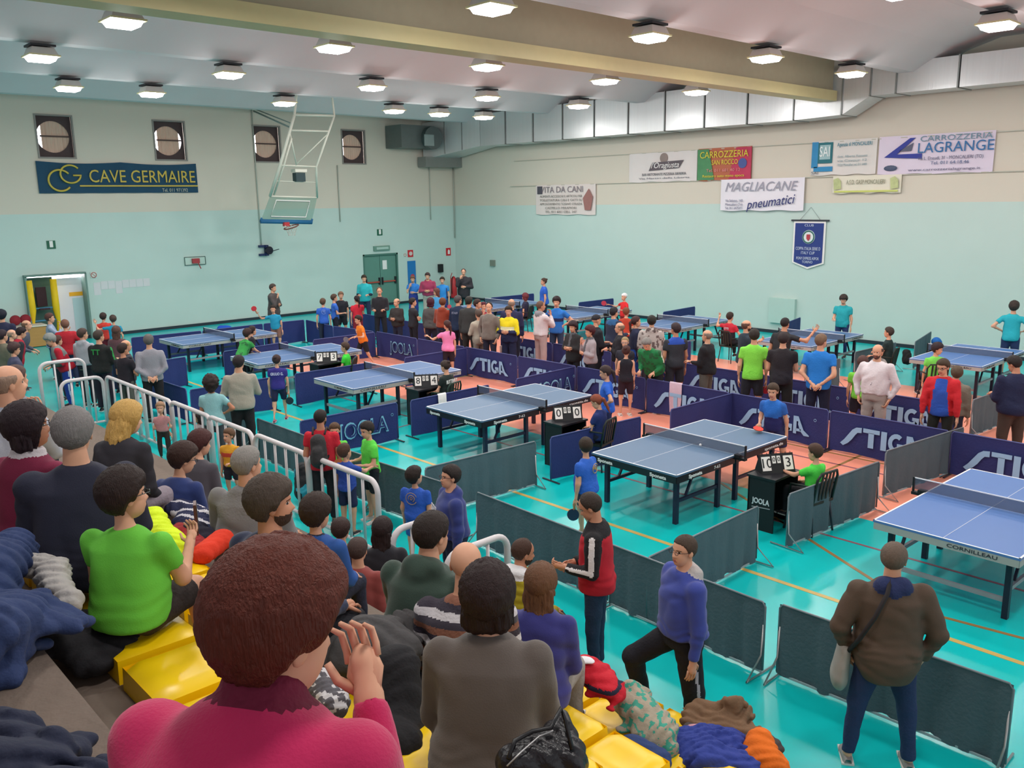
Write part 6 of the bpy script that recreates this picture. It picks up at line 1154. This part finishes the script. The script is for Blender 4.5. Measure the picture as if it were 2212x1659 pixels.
# middle foreground
heap('rain_jacket','dark grey rain jacket thrown between the nearest woman and the man in green','jacket',[cone(W3(790,1370,2.15),W3(860,1400,2.1),.14,.12,1.3),cone(W3(750,1400,2.15),W3(880,1345,2.1),.10,.08,1.2),cone(W3(740,1430,2.1),W3(820,1440,2.05),.12,.1,1.3)],'4d4a4b',.022,5)
heap('scarf','grey and white patterned scarf under the rain jacket','scarf',[cone(W3(690,1480,2.3),W3(720,1520,2.28),.07,.08,1.1)],'5a565c',.012,9,.009,paint=[(lambda C:noise(C.astype(np.float32)*45)>.12,'c9c4c6')])
o,c=heap0('backpack','black bag with yellow edging standing between the pink and grey sweaters','bag',[cone(W3(850,1450,2.15),W3(850,1560,1.95),.13,.17,1.0),cone(W3(820,1610,1.95),W3(860,1620,1.95),.14,.13,1.0)],'1b191d',.008,5)
g=G(); p=[Vector(W3(u,v,z))-c for u,v,z in ((793,1520,2.2),(805,1560,2.17),(825,1600,2.13),(848,1640,2.1))]; g.tube(p,.009,6); q=[Vector(W3(u,v,z))-c for u,v,z in ((812,1545,2.2),(835,1590,2.15),(858,1630,2.1))]; g.tube([x+Vector((.012,0,.01)) for x in q],.005,5); g.obj('piping',mat('c9a818',.5,.1),o)
# handbag bottom centre
o,c=heap0('handbag','black leather handbag with metal zip standing behind the woman in grey brown','bag',[cone(W3(1110,1650,2.45),W3(1215,1640,2.43),.07,.09,.9),cone(W3(1150,1610,2.47),W3(1205,1590,2.47),.035,.05,.9),cone(W3(1205,1600,2.47),W3(1217,1545,2.53),.035,.012,1.)],'1d1a1f',.010,5,.009,rough=.35)
g=G(); p=[Vector(W3(u,v,z))-c for u,v,z in ((1098,1640,2.5),(1112,1600,2.53),(1150,1580,2.55),(1190,1572,2.56),(1212,1530,2.6),(1222,1560,2.56),(1236,1620,2.5))]; g.tube(p,.008,7); g.obj('handle',mat('19171b',.35,.1),o)
g=G(); p=[Vector(W3(u,v,z))-c for u,v,z in ((1095,1655,2.5),(1125,1625,2.52),(1165,1590,2.54),(1195,1578,2.55))]; g.tube(p,.003,5); g.obj('zip',STEEL,o)
# right foreground coats on the lower seats
heap('jacket','bright red jacket folded beside the woman in purple blue','jacket',[cone(W3(1280,1450,1.2),W3(1310,1480,1.15),.12,.12,1.6),cone(W3(1262,1440,1.2),W3(1330,1500,1.1),.1,.08,1.6)],'c8182c',.018,6,.011,paint=[(lambda C:np.abs(C[:,2]-1.17)<.012,'26223a')])
heap('folded_paper','white paper on the red jacket','paper',[cone(W3(1262,1424,1.3),W3(1275,1428,1.3),.03,.03,3.)],'e6e2e6',.003,6,.006)
heap('scarf','green and beige patterned shawl piled on the front seats','scarf',[cone(W3(1375,1525,.95),W3(1420,1590,.9),.13,.14,1.2),cone(W3(1360,1500,1.0),W3(1380,1540,.95),.11,.1,1.2),cone(W3(1400,1600,.9),W3(1440,1620,.85),.1,.08,1.2)],'a59a88',.018,6,.010,paint=[(lambda C:noise(C.astype(np.float32)*np.array([30,30,70],np.float32))>.22,'3f9a86')])
heap0('bag','dark blue bag under the patterned shawl','bag',[cone(W3(1370,1620,.95),W3(1415,1640,.9),.12,.11,1.4)],'2a3e70',.01,6)
heap('winter_coat','brown suede coat with fur lining on the first row seats','coat',[cone(W3(1510,1540,.62),W3(1590,1545,.6),.12,.13,1.3),cone(W3(1560,1570,.6),W3(1620,1590,.55),.14,.12,1.4),cone(W3(1500,1560,.6),W3(1530,1575,.6),.1,.1,1.5),cone(W3(1570,1515,.75),W3(1600,1520,.72),.06,.06,1.)],'7a5c44',.022,6)
heap('jacket','dark grey jacket under the brown suede coat','jacket',[cone(W3(1610,1600,.55),W3(1660,1610,.5),.12,.1,1.5),cone(W3(1500,1580,.6),W3(1560,1590,.6),.1,.1,2.)],'4a3f3e',.015,6,sd=4)
heap('padded_jacket','royal blue quilted jacket spread over the lower seats','jacket',[cone(W3(1490,1610,.75),W3(1570,1610,.72),.15,.16,1.4),cone(W3(1530,1640,.8),W3(1590,1660,.75),.16,.15,1.4),cone(W3(1465,1600,.8),W3(1500,1640,.8),.1,.12,1.6)],'2c3c8c',.022,9,.010)
heap0('backpack','orange backpack beside the blue quilted jacket','backpack',[cone(W3(1640,1610,.75),W3(1655,1650,.68),.1,.13,1.0),cone(W3(1625,1640,.68),W3(1670,1665,.65),.1,.1,1.)],'e8701c',.012,6)
heap('pink_cloth','small pink cloth edge at the collar of the blue quilted jacket','cloth',[cone(W3(1490,1570,.82),W3(1520,1568,.82),.02,.02,1.5)],'c98f98',.004,6,.007)
# things on the floor and barriers
def towel(name,label,hexc,p,w,h,ang):
    g=G(); V=[];F=[];n=10
    for q in range(n+1):
        x=-w/2+w*q/n
        for k,(dy,z) in enumerate(((.02,-h*.5),(.022,-.02),(0,.012),(-.022,-.02),(-.03+.008*math.sin(q*1.3),-h*.5),(-.03+.012*math.sin(q*1.1),-h+.03*math.sin(q*.9)))): V.append((x*(1-.15*(k==5)),dy,z))
    for q in range(n):
        for k in range(5): F.append((q*6+k,q*6+6+k,q*6+7+k,q*6+k+1))
    g.add(V,F,0,True); return g.obj(name,mat(hexc,.95,.06,8,.4,50),None,p,ang,label=label,cat='towel')
p=at(921,842,.74); towel('towel','white towel hanging over the end of the navy barrier','ecebea',(p[0],-18.06,.735),.2,.35,0)
p=atx(1460,820,-11.37); towel('towel','pale pink towel hanging over the block-lettered navy barrier','cdb4c4',(-11.35,p[1],.735),.3,.62,-math.pi/2)
b=empty('water_bottle',at(893,940,0),0,'clear plastic water bottle standing by the end of the barrier with the white towel','bottle')
PL=bpy.data.materials.new('bottle plastic'); PL.use_nodes=True; q=PL.node_tree.nodes['Principled BSDF']; q.inputs['Base Color'].default_value=(.75,.85,.88,1); q.inputs['Alpha'].default_value=.5; q.inputs['Roughness'].default_value=.1
G().tube([(0,0,0),(0,0,.02),(0,0,.2),(0,0,.25),(0,0,.28)],[.035,.042,.042,.018,.015],12).obj('bottle_body',PL,b); G().disc((0,0,.29),.017,.02,10).obj('bottle_cap',mat('dfe6ec',.4,.02),b)
heap0('sports_bag','blue sports bag on the floor behind the farthest table','bag',[cone(W3(478,710,.15),W3(492,710,.15),.14,.14,1.2)],'2258c8',.01,5,.02)
heap0('bag','black bag hanging on the grey barrier near the right wall','bag',[cone(W3(1958,762,.62),W3(1960,778,.45),.1,.12,1.0)],'141418',.012,5,.018)
heap0('sports_bag','blue and black bag on the floor by the last far court','bag',[cone(W3(2022,738,.55),W3(2024,742,.5),.12,.13,1.0),cone(W3(2018,757,.2),W3(2022,757,.2),.18,.16,1.)],'2468b8',.01,5,.02)
o,c=heap0('backpack','black and turquoise backpack standing on the floor beside the man in red','backpack',[cone(W3(655,1020,.45),W3(660,1060,.2),.14,.17,1.0)],'222428',.01,5,.013,paint=[(lambda C:noise(C.astype(np.float32)*7)>.25,'2f9ab0')])
heap0('plastic_bag','grey and blue plastic bag hanging on the grey barrier behind the boy in green','bag',[cone(W3(826,1012,.55),W3(830,1050,.3),.06,.11,1.0)],'a9b0ba',.015,8,.011,paint=[(lambda C:C[:,2]<.33,'2f7fae')],rough=.4)
st=empty('fire_extinguisher',at(981,648,0),0,'red fire extinguisher trolley in the far corner beside the man in the black coat','fire extinguisher')
G().tube([(0,0,.1),(0,0,.15),(0,0,.9),(0,0,1.0),(0,0,1.05)],[.13,.15,.15,.08,.05],14).obj('cylinder',mat('b82a30',.4,.08),st); G().tube([(0,0,1.05),(-.12,-.05,1.0),(-.2,-.08,.6),(-.18,-.08,.3)],.02,6).obj('hose',BLACK,st); G().tube([(0,.16,.1),(0,.2,1.0),(0,.1,1.2)],.018,6).obj('handle',mat('a8252b',.4,.08),st)
sg=empty('advert_board',at(1094,792,0),math.radians(-42),'small red and white advert board on the floor of the aisle','sign')
G().box((0,0,.32),(.34,.03,.5)).obj('board',mat('e3d8d6',.6,.05),sg); G().tube([(.1*math.cos(t),-.02,.33+.13*math.sin(t)) for t in [k*math.pi/8 for k in range(16)]],.025,6,closed=True).obj('red_mark',mat('b8263a',.6,.1),sg)
for s in (-1,1): G().bar((s*.15,0,0),(s*.15,0,.08),.02).obj('leg',DKSTEEL,sg)
# ------------------------------------------------------------------ lettering: fit the widths, turn the text into meshes
bpy.context.view_layer.update()
_dg=bpy.context.evaluated_depsgraph_get()
for o,wd,h in _TXT:
    me=bpy.data.meshes.new_from_object(o.evaluated_get(_dg)); xs=[v.co.x for v in me.vertices]
    if not xs: continue
    n=link('lettering',me,o.parent); n.location=o.location; n.rotation_euler=o.rotation_euler; w=max(xs)-min(xs)
    if wd: n.scale=(wd/w,1,1)
    c=o.data; bpy.data.objects.remove(o); bpy.data.curves.remove(c)
